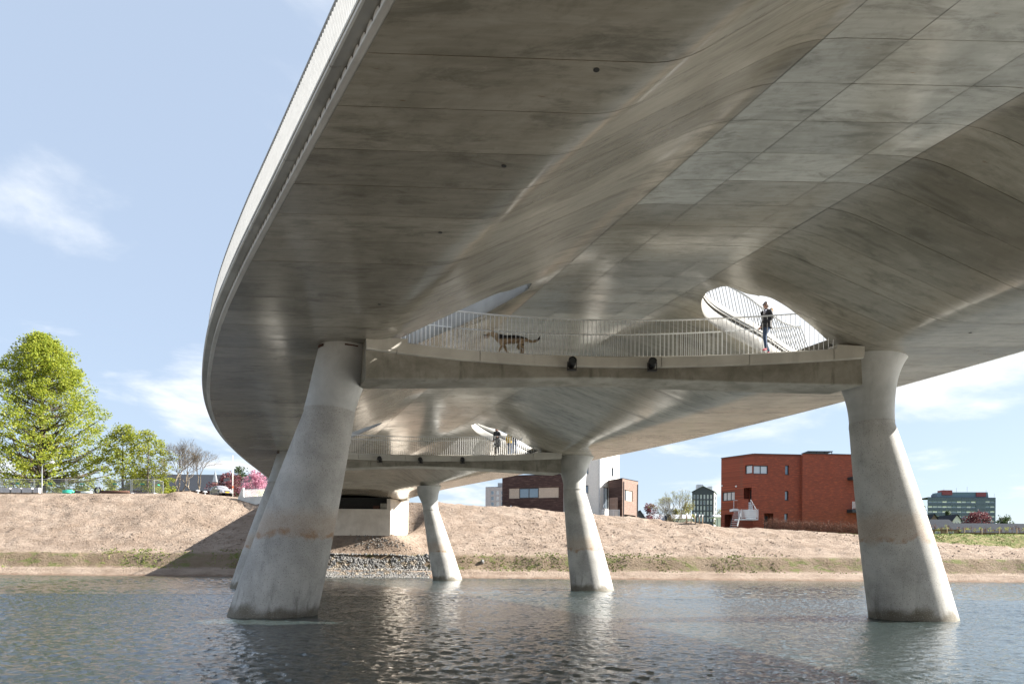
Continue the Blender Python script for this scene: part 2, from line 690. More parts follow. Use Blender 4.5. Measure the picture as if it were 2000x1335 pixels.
JOINT0, JSTEP = 12.9 - 1.1 * 26, 1.1
rows_y = [JOINT0 + JSTEP * i for i in range(86)]
rest = []
rng = random.Random(3)
for i in range(len(rows_y) - 1):
    y0, y1 = rows_y[i], rows_y[i + 1]
    if y0 > Y_FAR - 0.2:
        break
    single = 6.0 < y0 < 52.0
    nr = 2
    for sgn in (-1, 1):
        pcs = side_grid(y0, y1, sgn, nr, rng.uniform(-0.002, 0.002), 0.006)
        flip = sgn < 0
        if single:
            for pc in pcs:
                for part in ([pc] if len(pcs) == 1 else islands(pc)):
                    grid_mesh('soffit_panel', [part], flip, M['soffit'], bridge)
        else:
            rest.append((pcs, flip))
    for a, b in ((-2.45, -0.95), (-0.95, 1.35), (1.35, 2.45)):
        dz = rng.uniform(-0.002, 0.002)
        rw = []
        for j in range(5):
            t = a + 0.007 + (b - a - 0.014) * j / 4
            rw.append([(sp(y0 + 0.006 + (y1 - y0 - 0.012) * q / nr, t, dz), (t, y0 + 0.006 + (y1 - y0 - 0.012) * q / nr)) for q in range(nr + 1)])
        # across skirts too
        if single:
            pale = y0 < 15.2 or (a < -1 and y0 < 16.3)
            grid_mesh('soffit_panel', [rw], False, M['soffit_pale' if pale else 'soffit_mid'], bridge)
        else:
            rest.append(([rw], False))
allp = []
for pcs, flip in rest:
    for r in pcs:
        allp.append(r if not flip else [list(reversed(q)) for q in r])
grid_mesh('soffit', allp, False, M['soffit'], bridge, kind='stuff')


# slab above the soffit sheets: underside, top, rims
def slab_thick(y, t):
    a, k, w = abs(t), keel_at(y), half_width(y)
    if a < k:
        return 0.75
    return 0.75 - 0.42 * (a - k) / (w - k)


mb = MB()
ys = [Y_NEAR + (Y_FAR - Y_NEAR) * i / 86 for i in range(87)]
ys = sorted(set([round(v, 4) for v in ys] + [q + d for q in PIER_LINES for d in (-1.6, -0.42, 2.4)]))
for i in range(len(ys) - 1):
    y0, y1 = ys[i], ys[i + 1]
    yp = None
    for q in PIER_LINES:
        if y0 >= q - 1.601 and y1 <= q + 2.401:
            yp = q
    for sgn in (-1, 1):
        if yp is None:
            cols = [(lambda y, t=t: t, False) for t in (0, 1.0, 1.7, 2.0, 2.2, 2.35, 2.5, 2.65, 2.8, 2.95, 3.1, 3.3, 3.6)]
            cols += [(lambda y, q=q: 3.6 + q * (keel_at(y) - 3.6), False) for q in (0.3, 0.6, 0.85, 0.93, 1.0, 1.05, 1.1)] if keel_at(y0) > 4.6 else [(lambda y, q=q: 3.6 + q * (keel_at(y) + 0.4 - 3.6), False) for q in (0.5, 1.0)]
            cols += [(lambda y, q=q: 3.6 + 1.1 * max(keel_at(y) - 3.6, 0.8) + q * (half_width(y) - 0.12 - 3.6 - 1.1 * max(keel_at(y) - 3.6, 0.8)), False) for q in (0.33, 0.66, 1.0)]
            kinds = (2,)
        else:
            tt = [(t, True) for t in list(np.linspace(0, 2.95, 6)) + list(np.linspace(2.95, 7.9, 30))[1:]] + [(7.9001, False), (8.3, False), (9, False), (10.5, False)]
            cols = [(lambda y, t=t: t, ins) for t, ins in tt] + [(lambda y: half_width(y) - 0.12, False)]
            kinds = (0, 1)
        ym = (y0 + y1) / 2
        for which in kinds:
            lo, hi = [], []
            for fn, ins in cols:
                a, b = y0, y1
                if which != 2:
                    yn, yf = hole(yp, fn(ym), ins)
                    if which == 0:
                        b = min(b, max(a, yn))
                    else:
                        a = max(a, min(b, yf))
                lo.append([sp(v, sgn * fn(v), 0.045) for v in (a, b)])
                hi.append([sp(v, sgn * fn(v), slab_thick(v, fn(v))) for v in (a, b)])
            for rows in (lo, hi):
                for j in range(len(rows) - 1):
                    q = [rows[j][0], rows[j][1], rows[j + 1][1], rows[j + 1][0]]
                    if (q[0] - q[1]).length < 1e-4 and (q[2] - q[3]).length < 1e-4:
                        continue
                    mb.add(q, [(0, 1, 2, 3)])
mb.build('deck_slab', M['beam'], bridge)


def rim_line(yp, sgn, near, n=46, t_end=7.9, dz=0.0, out=0.0):
    fn = rim_near if near else rim_far
    pts = []
    for i in range(n + 1):
        t = T_A + (t_end - T_A) * i / n
        tt = min(t, T_B)
        y = yp + fn(tt) + (t - tt) * 0.45
        pts.append(sp(y, sgn * t, dz))
    return pts


def offset_line(pts, sgn, d):
    """shift a plan line sideways, away from the opening's far rim (d > 0) """
    out = []
    for i, p in enumerate(pts):
        a, b = pts[max(i - 1, 0)], pts[min(i + 1, len(pts) - 1)]
        t = Vector((b.x - a.x, b.y - a.y, 0)).normalized()
        n = Vector((-t.y, t.x, 0)) * sgn
        out.append(p + n * d)
    return out


def up(pts, dz):
    return [p + Vector((0, 0, dz)) for p in pts]


rail_sets = []
for yp in PIER_LINES:
    for sgn in (-1, 1):
        # near rim: plain edge of the shell
        mb = MB()
        r = rim_line(yp, sgn, True)
        mb.strip([r, up(r, 0.75)])
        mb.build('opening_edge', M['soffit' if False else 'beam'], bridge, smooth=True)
        # far rim: pale rounded cheek, groove, then the guard kerb
        r = rim_line(yp, sgn, False)
        mb = MB()
        prof = [(0.0, 0.0), (-0.02, 0.03), (-0.03, 0.12), (-0.03, 0.32), (0.0, 0.50), (0.04, 0.58)]
        mb.strip([up(offset_line(r, sgn, d), z) for d, z in prof])
        mb.build('opening_cheek', M['rim_conc'], bridge, smooth=True)
        mb = MB()
        mb.strip([up(offset_line(r, sgn, d), z) for d, z in [(0.04, 0.58), (0.10, 0.58), (0.10, 0.66)]])
        mb.build('groove', M['dark'], bridge)
        re = rim_line(yp, sgn, False, 60, 9.3)
        mb = MB()
        prof = [(0.10, 0.64), (0.0, 0.65), (0.06, 0.94), (0.12, 1.0), (0.34, 1.0), (0.34, 0.58)]
        mb.strip([up(offset_line(re, sgn, d), z) for d, z in prof])
        mb.build('guard_kerb', M['rim_conc'], bridge, smooth=True, sharp=35)
        rail_sets.append((yp, sgn, up(offset_line(re, sgn, 0.20), 1.0)))


# ---- railings ------------------------------------------------------------
def resample(pts, step):
    d = [0.0]
    for i in range(1, len(pts)):
        d.append(d[-1] + (pts[i] - pts[i - 1]).length)
    n = max(2, int(d[-1] / step))
    X = [[p[k] for p in pts] for k in range(3)]
    out = []
    for i in range(n + 1):
        s = d[-1] * i / n
        out.append(Vector([float(np.interp(s, d, X[k])) for k in range(3)]))
    return out


def railing(pts, height, lean, step, sgn, parent, single, bar=(0.012, 0.045), top=(0.07, 0.03), name='railing', mat='rail'):
    """balusters on a plan line, lean is a horizontal vector function; the rail is the part, its bars are sub-parts"""
    P = resample(pts, step)
    tops = []
    mbs = MB()
    bars = []
    for i, p in enumerate(P):
        a, b = P[max(i - 1, 0)], P[min(i + 1, len(P) - 1)]
        t = Vector((b.x - a.x, b.y - a.y, 0)).normalized()
        n = Vector((-t.y, t.x, 0)) * sgn
        q = p + n * lean + Vector((0, 0, height))
        tops.append(q)
        bars.append((p, q, n))
    mr = MB()
    for i in range(len(tops) - 1):
        mr.bar(tops[i], tops[i + 1], top[0], top[1])
    rail = mr.build(name, M[mat], parent)
    off = ORIG[parent.name]
    if single:
        # one shared bar mesh per rail, placed and turned per bar
        L = (bars[0][1] - bars[0][0]).length
        mb0 = MB()
        mb0.box(-bar[0] / 2, bar[0] / 2, -bar[1] / 2, bar[1] / 2, 0, L)
        me = None
        for p, q, n in bars:
            if me is None:
                o = mb0.build('baluster', M[mat])
                me = o.data
            else:
                o = bpy.data.objects.new('baluster', me)
                C.objects.link(o)
            z = (q - p).normalized()
            x = n.cross(z).normalized()
            y = z.cross(x)
            R = Matrix((x, y, z)).transposed().to_4x4()
            o.parent = rail
            o.matrix_local = Matrix.Translation(p - off) @ R
    else:
        for p, q, n in bars:
            mbs.bar(p, q, bar[1], bar[0], side=n)
        o = mbs.build('balusters', M[mat], parent, kind='stuff')
        o.parent = rail
    return rail


for yp, sgn, line in rail_sets:
    railing(line, 1.15, 0.42, 0.16, sgn, bridge, yp < 30 and sgn > 0, name='guard_railing', mat='shaded_rail')


# ---- walkways under the road at the pier lines ----------------------------
def walk_edge(yp, t, far):
    return yp + 0.42 - 1.27 * (t / 7.3) ** 2 + (1.62 if far else 0.0)


Z_WALK = 8.85


def wp(yp, t, far, z, dy=0.0):
    y = walk_edge(yp, t, far) + dy
    return Vector((axis_x(y) + t, y + SK * t, z))


def z_under(t):
    return 8.16 - 0.50 * (abs(t) / 7.6) ** 1.6


for yp in PIER_LINES:
    beam = MB()
    N = 44
    tl, tr = (-8.4, 7.66) if yp < 30 else (-8.3, 8.5)
    ts = [tl + (tr - tl) * i / N for i in range(N + 1)]
    rows = []
    for t in ts:
        tc = max(-8.2, min(8.2, t))
        zu = z_under(t)
        rows.append([wp(yp, t, False, 8.60, 0.05), wp(yp, t, False, 8.50, 0.07), wp(yp, t, False, zu + 0.03, 0.02), wp(yp, t, False, zu, 0.05),
                     wp(yp, t, False, zu - 0.01, 1.25), wp(yp, t, False, zu + 0.03, 1.30), wp(yp, t, True, 8.55, -0.05), wp(yp, t, True, 8.83, -0.05), wp(yp, t, False, 8.83, 0.05)])
    beam.strip(rows, close=True)
    beam.add(rows[0], [tuple(range(9))])
    beam.add(rows[-1], [tuple(range(9))])
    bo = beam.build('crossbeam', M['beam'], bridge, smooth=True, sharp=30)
    # precast edge units with open joints, near and far
    cuts = [tl, -7.35, -4.4, -1.2, 1.9, 4.6, 6.9, tr]
    for far in (False, True):
        for a, b in zip(cuts[:-1], cuts[1:]):
            u = MB()
            rw = []
            n = 8
            for i in range(n + 1):
                t = a + 0.012 + (b - a - 0.024) * i / n
                s = 1 if far else -1
                rw.append([wp(yp, t, far, 8.50, s * 0.02), wp(yp, t, far, 8.53, s * 0.05), wp(yp, t, far, 8.84, s * 0.05), wp(yp, t, far, 8.87, s * 0.02), wp(yp, t, far, 8.87, -s * 0.22), wp(yp, t, far, 8.50, -s * 0.22)])
            u.strip(rw, close=True)
            u.add(rw[0], [tuple(range(6))])
            u.add(rw[-1], [tuple(range(6))])
            u.build('edge_unit', M['precast'], bridge, smooth=True, sharp=25)
    fl = MB()
    rw = []
    for t in ts:
        rw.append([wp(yp, t, False, 8.80, 0.16), wp(yp, t, False, 8.93, 0.16), wp(yp, t, True, 8.93, -0.16), wp(yp, t, True, 8.80, -0.16)])
    fl.strip(rw)
    fl.build('walkway_floor', M['precast'], bridge)
    for far in (False, True):
        t1 = 6.95 if not far else 7.1
        line = [wp(yp, -t1 + 2 * t1 * i / 60, far, 8.87, -0.06 if far else 0.06) for i in range(61)]
        railing(line, 1.26, 0.0, 0.145, 1, bridge, yp < 30 and not far, name='walkway_railing')
    # triangular end blocks beside the near railing
    for sgn in (-1, 1):
        u = MB()
        te_ = tr if sgn > 0 else -tl
        pr = [(6.98, 8.87), (6.98, 9.0), (7.1, 8.98), (te_, 8.88), (te_, 8.6), (6.98, 8.6)]
        u.strip([[wp(yp, sgn * t, False, z, dy) for t, z in pr] for dy in (-0.052, 0.25)], close=True)
        u.add([wp(yp, sgn * t, False, z, -0.052) for t, z in pr], [tuple(range(6))])
        u.build('end_block', M['precast'], bridge)

# ---- edges of the deck -----------------------------------------------------
def edge_pt(y, sgn, dt, z):
    w = half_width(y) + dt
    return Vector((axis_x(y) + sgn * w, y + SK * sgn * w, z))


EZ = Z_KEEL + 0.012 * 5.2
ey = [Y_NEAR + (Y_FAR - Y_NEAR) * i / 160 for i in range(161)]
for sgn in (-1, 1):
    lip = MB()
    prof = [(-0.13, EZ - 0.003), (-0.02, EZ), (0.0, EZ + 0.015), (0.0, EZ + 0.035), (-0.025, EZ + 0.045), (-0.03, EZ + 0.10)]
    lip.strip([[edge_pt(y, sgn, d, z) for d, z in prof] for y in ey])
    lip.build('edge_lip', M['white_conc'], bridge, smooth=True, sharp=40)
    back = MB()
    prof = [(-0.09, EZ + 0.09), (-0.09, EZ + 0.30), (-0.45, EZ + 0.30)]
    back.strip([[edge_pt(y, sgn, d, z) for d, z in prof] for y in ey])
    back.build('shadow_gap', M['dark'], bridge)
    # a row of small rounded pale cheeks that leave dark scallops below the kerb
    spc = MB()
    line = resample([edge_pt(y, sgn, -0.03, EZ + 0.10) for y in ey], 0.26)
    for i in range(len(line) - 1):
        a, b = line[i], line[i + 1]
        d = b - a
        top = [a + d * f + Vector((0, 0, h_)) for f, h_ in ((0.02, 0.0), (0.10, 0.055), (0.30, 0.078), (0.62, 0.07), (0.80, 0.045), (0.92, 0.0))]
        spc.add(top, [tuple(range(6))])
    spc.build('spacers', M['white_conc'], bridge, kind='stuff')
    # kerb units with open joints
    pts = resample([Vector((y, 0, 0)) for y in (Y_NEAR, Y_FAR)], 2.3)
    for a, b in zip(pts[:-1], pts[1:]):
        u = MB()
        prof = [(-0.40, EZ + 0.20), (0.16, EZ + 0.18), (0.19, EZ + 0.20), (0.19, EZ + 0.25), (0.175, EZ + 0.255), (0.175, EZ + 0.27), (0.20, EZ + 0.275), (0.20, EZ + 0.32), (-0.40, EZ + 0.34)]
        u.strip([[edge_pt(a.x + 0.006 + (b.x - a.x - 0.012) * i / 6, sgn, d, z) for d, z in prof] for i in range(7)], close=True)
        u.build('edge_unit', M['precast'], bridge, smooth=True, sharp=25)
    line = [edge_pt(y, sgn, 0.12, EZ + 0.32) for y in ey]
    railing(line, 1.06, -0.12, 0.10, 1 if sgn < 0 else -1, bridge, False, bar=(0.012, 0.05), name='edge_railing', mat='shaded_rail')

# drain outlets and a few casting holes in the soffit
for y, t in ((9.77, -7.43), (12.14, -7.8), (14.6, -8.18), (18.7, -8.6), (26.5, -9.1), (20.3, 9.4), (17.5, 9.2)):
    p = sp(y, t)
    d = MB()
    d.tube([p + Vector((0, 0, 0.02)), p + Vector((0, 0, -0.006))], 0.045, 14)
    d.build('drain_outlet', M['dark'], bridge)

# ---- piers ------------------------------------------------------------------
def pier(base, neck, head, rb, rn, rh, zn, inner, label, tilt=0.18):
    """leaning tapered shaft, rough joint band, flared smooth head; inner = direction the head flares to meet the crossbeam"""
    t = thing('bridge_pier', (base[0], base[1], 0.0), label, 'pier', 'leaning piers in the water')
    b, n, hd = Vector((base[0], base[1], 0)), Vector((neck[0], neck[1], zn)), Vector((head[0], head[1], 8.8))
    seg = 56

    def ring(c, r, slope=0.0, fl=0.0, fl2=0.0):
        out = []
        for k in range(seg):
            a = 2 * math.pi * k / seg
            ca, sa = math.cos(a), math.sin(a)
            w = max(0.0, ca * inner) ** 2
            w2 = max(0.0, -ca * inner) ** 2
            rr = r + fl * w + fl2 * w2
            out.append(Vector((c.x + ca * rr, c.y + sa * r, c.z + slope * ca * rr)))
        return out
    sl = (n.x - b.x) / zn
    m = MB()
    rows = []
    for i in range(15):
        u = -0.12 + 1.12 * i / 14
        r = rb + (rn - rb) * (u - 0.06 * math.sin(math.pi * max(0, min(1, u))))
        rows.append(ring(b.lerp(n, u), r, -tilt * sl * max(0, min(1, u * 4))))
    m.strip(rows, close=True)
    sh = m.build('shaft', M['pier'], t, smooth=True)
    m = MB()
    m.strip([ring(n + Vector((0, 0, z)), rn * q, -tilt * sl) for z, q in ((-0.07, 1.0), (-0.06, 1.006), (0.10, 1.004), (0.11, 0.99))], close=True)
    m.build('joint_band', M['pier'], t, smooth=True, sharp=30)
    m = MB()
    rows = []
    K = 16
    for i in range(K + 1):
        u = i / K
        c = n.lerp(hd, u)
        c.z = zn + 0.1 + (8.83 - zn - 0.1) * u
        e = u ** 1.9
        r = rn * 0.995 + (rh - rn) * e
        fl = (0.66 if inner < 0 else 0.30) * u ** 2.2 * (1.0 if u < 0.62 else max(0.0, 1.0 - ((u - 0.62) / 0.38) ** 0.7))
        fl2 = (0.30 if inner < 0 else -0.10) * u ** 4
        rows.append(ring(c, r, -tilt * sl * (1 - u), fl, fl2))
    m.strip(rows, close=True)
    m.add(rows[-1], [tuple(range(seg))])
    m.build('pier_head', M['pier_head'], t, smooth=True, sharp=50)
    # rusty steel packers left at the rim of the head
    top = rows[-2]
    cc = sum(top, Vector()) / seg
    for a0 in (0.60, 0.80) if inner > 0 else ():
        k0 = int(seg * a0) % seg
        m = MB()
        q = [top[(k0 + j) % seg] for j in range(5)]
        m.strip([[cc + (p - cc) * s + Vector((0, 0, z)) for p in q] for s, z in ((1.012, 0.0), (1.015, 0.09), (0.9, 0.10))])
        m.build('packer_plate', M['rust'], t)
    return t


pier((-8.03, 22.98), (-6.12, 22.75), (-5.55, 22.65), 1.44, 0.82, 0.96, 6.73, 1, 'nearest left concrete pier, thick and leaning, with rust marks at its head')
pier((13.80, 23.48), (12.24, 23.30), (12.08, 23.20), 1.36, 0.70, 0.96, 6.58, -1, 'large right concrete pier with flared head in front of the red house')
pier((-16.65, 44.0), (-15.15, 44.6), (-14.55, 45.0), 1.44, 0.82, 0.98, 6.73, 1, 'farther left pier half hidden behind the nearest left pier')
pier((5.20, 44.0), (4.10, 45.2), (4.15, 45.8), 1.38, 0.72, 1.0, 6.5, -1, 'middle right pier with flared head in front of the brown and white house')
pier((-6.00, 63.8), (-7.70, 64.5), (-8.05, 64.9), 1.36, 0.72, 1.0, 6.5, -1, 'farthest visible pier standing at the water edge beside the riprap')
pier((-21.0, 63.8), (-19.6, 64.2), (-19.3, 64.5), 1.36, 0.80, 1.0, 6.6, 1, 'far left pier standing behind the nearest left pier')

# ---- floodlights under the walkways ------------------------------------------
def floodlight(yp, t, label, face):
    p = wp(yp, t, False, 8.50, -0.06)
    o = thing('floodlight', p, label, 'floodlight', 'black floodlights on the crossbeams')
    m = MB()
    c = p + Vector((0, -0.22, 0.05))
    d = Vector(face).normalized()
    m.tube([c - d * 0.16, c - d * 0.15, c + d * 0.10, c + d * 0.12], [0.08, 0.12, 0.135, 0.135], 20)
    m.build('housing', M['black'], o, smooth=True, sharp=40)
    m = MB()
    m.tube([c + d * 0.121, c + d * 0.128], 0.112, 20)
    m.build('lens', M['lens'], o)
    m = MB()
    m.tube([c + d * 0.10, c + d * 0.17], [0.142, 0.142], 20, cap=False)
    m.build('visor', M['black'], o)
    m = MB()
    m.bar(p + Vector((0, 0.1, -0.03)), c + Vector((0, 0, -0.21)), 0.14, 0.03)
    for s in (-1, 1):
        m.bar(c + Vector((0.15 * s, 0, -0.22)), c + Vector((0.15 * s, 0, 0.04)), 0.02, 0.06)
    m.box(c.x - 0.16, c.x + 0.16, c.y - 0.05, c.y + 0.10, c.z - 0.24, c.z - 0.20)
    m.build('bracket', M['black'], o)


mm = NT('lamp_lens')
mm.col((0.05, 0.055, 0.06))
mm.rough(0.08)
M['lens'] = mm.mat
floodlight(22.9, -1.15, 'black round floodlight near the middle of the nearer walkway, left of its neighbour', (0.1, -1, 0.35))
floodlight(22.9, 1.55, 'black round floodlight on the nearer walkway beam, right of its neighbour', (-0.1, -1, 0.35))
floodlight(45.4, -2.9, 'small floodlight at the left end of three on the farther walkway', (0.1, -1, 0.2))
floodlight(45.4, -0.15, 'small floodlight in the middle of three on the farther walkway', (0, -1, 0.2))
floodlight(45.4, 2.6, 'small floodlight at the right end of three on the farther walkway', (0, -1, 0.2))

# ------------------------------------------------------------------ water
def mat_water():
    m = NT('water')
    c = m.coord('Object')
    a = m.noise(m.coord('Object', (1.0, 1.7, 1.0), (0, 0, 0.35)), 4.6, 4, 0.6, 0.5)
    b = m.noise(m.coord('Object', (1.0, 1.4, 1.0), (0, 0, -0.5)), 13.0, 3, 0.6, 0.5)
    s = m.noise(m.coord('Object', (0.5, 1.0, 1), (0, 0, -0.3)), 0.6, 3, 0.5)
    # calmer and rougher patches of wind
    patch = m.rng(m.noise(c, 0.10, 3, 0.5), 0.35, 0.65, 0.65, 1.05)
    hgt = m.math('ADD', a, m.math('ADD', m.math('MULTIPLY', b, 0.38), m.math('MULTIPLY', s, 0.8)))
    hgt = m.math('MULTIPLY', hgt, patch)
    m.bump(hgt, 1.0, 0.032)
    m.col((0.028, 0.040, 0.040))
    m.b.inputs['IOR'].default_value = 2.4
    m.rough(0.05)
    return m.mat


M['water'] = mat_water()
# wind ripples: a sum of short waves over a fine grid near the bridge, plain sheet farther out
def ripple(X, Y):
    rw = np.random.RandomState(4)
    Z = np.zeros_like(X)
    for i in range(56):
        lam = 0.19 * (4.2 ** (rw.rand() ** 1.8))
        th = rw.normal(0.5, 0.75)
        k = 2 * np.pi / lam
        amp = 0.0044 * lam ** 0.55
        Z += amp * np.sin(k * (X * np.sin(th) + Y * np.cos(th)) + rw.rand() * 6.28)
    gust = 0.75 + 0.45 * np.sin(X * 0.11 + 1.3 * np.sin(Y * 0.07)) * np.cos(Y * 0.13 + 0.9 * np.sin(X * 0.05))
    return Z * gust


def ripple_sheet(name, x0, x1, y0, y1, dx, dy, edge):
    xs_ = np.arange(x0, x1 + dx * 0.5, dx)
    ys_ = np.arange(y0, y1 + dy * 0.5, dy)
    X, Y = np.meshgrid(xs_, ys_)
    d = np.minimum(np.minimum(X - x0, x1 - X), np.minimum(Y - y0, y1 - Y))
    Z = ripple(X, Y) * np.clip(d / edge, 0, 1)
    nx_, ny_ = len(xs_), len(ys_)
    co = np.stack([X, Y, Z], -1).reshape(-1).astype(np.float32)
    i = np.arange((ny_ - 1) * (nx_ - 1))
    r, c = i // (nx_ - 1), i % (nx_ - 1)
    q = np.stack([r * nx_ + c, r * nx_ + c + 1, (r + 1) * nx_ + c + 1, (r + 1) * nx_ + c], -1).astype(np.int32)
    me = bpy.data.meshes.new(name)
    me.vertices.add(nx_ * ny_)
    me.vertices.foreach_set('co', co)
    me.loops.add(q.size)
    me.loops.foreach_set('vertex_index', q.reshape(-1))
    me.polygons.add(len(q))
    me.polygons.foreach_set('loop_start', np.arange(0, q.size, 4, dtype=np.int32))
    me.polygons.foreach_set('use_smooth', np.ones(len(q), bool))
    me.update(calc_edges=True)
    me.materials.append(M['water'])
    o = bpy.data.objects.new(name, me)
    C.objects.link(o)
    return tag(o, kind='structure')


ripple_sheet('water', -26, 28, 8.0, 36.0, 0.062, 0.062, 0.6)
ripple_sheet('water', -62, 62, 36.0, 74.0, 0.22, 0.16, 0.8)
mb = MB()
for x0, x1, y0, y1 in ((-400, 400, -60, 8), (-400, -26, 8, 36), (28, 400, 8, 36), (-400, -62, 36, 74), (62, 400, 36, 74), (-400, 400, 74, 84)):
    mb.add([(x0, y0, 0), (x1, y0, 0), (x1, y1, 0), (x0, y1, 0)], [(0, 1, 2, 3)])
tag(mb.build('water', M['water']), kind='structure')

# ------------------------------------------------------------------ far bank
BANK_PX = [(-700, 962), (-300, 963), (0, 966), (320, 967), (345, 962), (375, 968), (440, 974), (500, 985), (560, 975), (620, 975), (780, 979), (860, 982), (950, 988), (1100, 999), (1250, 1011), (1410, 1029), (1550, 1035), (1690, 1045), (1820, 1058), (2000, 1072), (2400, 1085), (3200, 1090)]
Y_TOP = 92.0
_bx, _bz = [], []
for px, py in BANK_PX:
    p = at(px, py, Y_TOP)
    _bx.append(p.x)
    _bz.append(p.z)


def bank_top(x):
    return float(np.interp(x, _bx, _bz))


def smooth01(a, b, x):
    u = min(max((x - a) / (b - a), 0.0), 1.0)
    return u * u * (3 - 2 * u)


def vnoise(x, y, s, seed=0):
    """cheap value noise"""
    x, y = x / s + seed * 17.3, y / s - seed * 9.1
    xi, yi = math.floor(x), math.floor(y)
    fx, fy = x - xi, y - yi
    fx, fy = fx * fx * (3 - 2 * fx), fy * fy * (3 - 2 * fy)

    def hsh(i, j):
        n = (int(i) * 374761393 + int(j) * 668265263 + seed * 1442695041) & 0xffffffff
        n = ((n ^ (n >> 13)) * 1274126177) & 0xffffffff
        return ((n ^ (n >> 16)) & 0xffff) / 65535.0
    a = hsh(xi, yi) * (1 - fx) + hsh(xi + 1, yi) * fx
    b = hsh(xi, yi + 1) * (1 - fx) + hsh(xi + 1, yi + 1) * fx
    return a * (1 - fy) + b * fy - 0.5


def shore_y(x):
    return 70.2 + 0.5 * vnoise(x, 0, 9.0, 2)


def bank_z(x, y):
    """beach, small grassy scarp, berm, long slope to the dyke top, land behind"""
    s0 = shore_y(x)
    if y < s0:
        return -0.6 + 0.6 * smooth01(s0 - 4, s0, y)
    top = bank_top(x)
    w = 0.5 * vnoise(x, 3, 6.0, 4) + 0.25 * vnoise(x, 3, 2.0, 5)
    under = smooth01(9.0, 5.0, abs(x + 18.9))      # plain sand cone in front of the abutment
    z = 0.62 * smooth01(s0, 73.4, y) + 0.10 * smooth01(72.4, 72.55, y + w * 0.4)
    sc = 1.75 * smooth01(73.6 + w, 76.0 + w, y)
    sl = (top - 2.45) * min(max((y - 76.2) / (Y_TOP - 76.2), 0.0), 1.0)
    z += sc + sl
    lump = 0.40 * vnoise(x, y * 2.2, 4.4, 1) + 0.22 * vnoise(x, y * 1.5, 1.3, 2) + 0.26 * vnoise(x, y, 0.6, 3)
    z += lump * smooth01(76.0, 79.0, y) * (1 - 0.8 * under) * smooth01(100, 90, y)
    z += 0.22 * vnoise(x, y, 0.8, 6) * smooth01(73.2, 74.2, y) * smooth01(77.0, 75.6, y)
    if y > Y_TOP:
        behind = top + 0.15 + 0.45 * smooth01(-18, -24, x)
        far = 5.0
        z = top + (behind - top) * smooth01(Y_TOP, Y_TOP + 3, y) + (far - behind) * smooth01(150, 300, y)
        berm = smooth01(38, 52, x) * smooth01(93.0, 97.0, y)
        z += berm * max(0.0, 5.9 - top) + 0.35 * vnoise(x, y, 1.6, 12) * smooth01(38, 52, x) * smooth01(92.5, 94, y) * smooth01(98.5, 96.5, y)
    # cut back under the bridge so that the ground meets the abutment foot
    if under > 0 and y > 75.4:
        cone = 2.40 + 2.35 * smooth01(75.6, 77.3, y)
        if y < 93:
            z = z * (1 - under) + cone * under
    return z


def mat_sand():
    m = NT('bank_sand')
    c = m.coord('Object')
    z = m.sep(c)[2]
    y = m.sep(c)[1]
    a = m.noise(c, 0.35, 6, 0.65, 0.3)
    b = m.noise(m.coord('Object', (0.5, 1.6, 2.0)), 1.1, 6, 0.65, 0.5)
    g = m.noise(c, 7.0, 4, 0.6)
    col = m.mix(m.rng(a, 0.3, 0.7), (0.20, 0.150, 0.116), (0.31, 0.25, 0.204))
    col = m.mix(m.math('MULTIPLY', m.rng(b, 0.52, 0.70), 0.6), col, (0.125, 0.088, 0.060))
    col = m.mix(m.math('MULTIPLY', m.rng(g, 0.45, 0.7), 0.25), col, (0.38, 0.325, 0.26))
    clod_shade = m.noise(m.coord('Object', (0.8, 1.2, 1.2)), 2.4, 9, 0.72, 0.6)
    col = m.mix(m.math('MULTIPLY', m.rng(clod_shade, 0.54, 0.62), m.math('MULTIPLY', m.rng(z, 2.2, 3.2), m.rng(a, 0.35, 0.6, 0.25, 0.75))), col, (0.15, 0.105, 0.075))  # dark speckles paint in the shaded sides of clods
    # the scarp: darker, damp soil with young grass in patches
    wob = m.math('ADD', z, m.math('MULTIPLY', m.math('SUBTRACT', m.noise(c, 0.9, 4), 0.5), 0.5))
    sc = m.math('MULTIPLY', m.rng(wob, 0.72, 0.98), m.rng(wob, 2.62, 2.25))
    col = m.mix(m.math('MULTIPLY', sc, 0.62), col, (0.135, 0.100, 0.060))
    gr = m.math('MULTIPLY', sc, m.rng(m.noise(m.coord('Object', (0.6, 1, 1)), 0.9, 6, 0.7, 0.3), 0.50, 0.62))
    col = m.mix(m.math('MULTIPLY', gr, 0.65), col, (0.100, 0.135, 0.030))
    # the grass berm on the right, behind the sand
    xx = m.math('ADD', m.sep(c)[0], m.math('MULTIPLY', m.math('SUBTRACT', m.noise(c, 0.5, 3), 0.5), 4.0))
    bm_ = m.math('MULTIPLY', m.rng(xx, 40.0, 50.0), m.rng(m.math('ADD', y, m.math('MULTIPLY', m.math('SUBTRACT', m.noise(c, 0.8, 3), 0.5), 1.0)), 92.4, 93.2))
    gcol = m.mix(m.rng(m.noise(c, 1.6, 5, 0.7), 0.42, 0.62), (0.10, 0.125, 0.035), (0.22, 0.185, 0.10))
    col = m.mix(bm_, col, gcol)
    col = m.mix(m.math('MULTIPLY', m.rng(y, 96.3, 97.2), m.rng(xx, 20.0, 44.0)), col, (0.13, 0.19, 0.045))
    # wet line at the water
    col = m.mix(m.math('MULTIPLY', m.rng(wob, 0.22, 0.02), 0.8), col, (0.15, 0.095, 0.065))
    m.col(col)
    m.rough(0.95, 0.15)
    m.bump(m.math('ADD', m.noise(c, 2.2, 8, 0.75), m.math('MULTIPLY', g, 0.5)), 1.0, 0.35)
    return m.mat


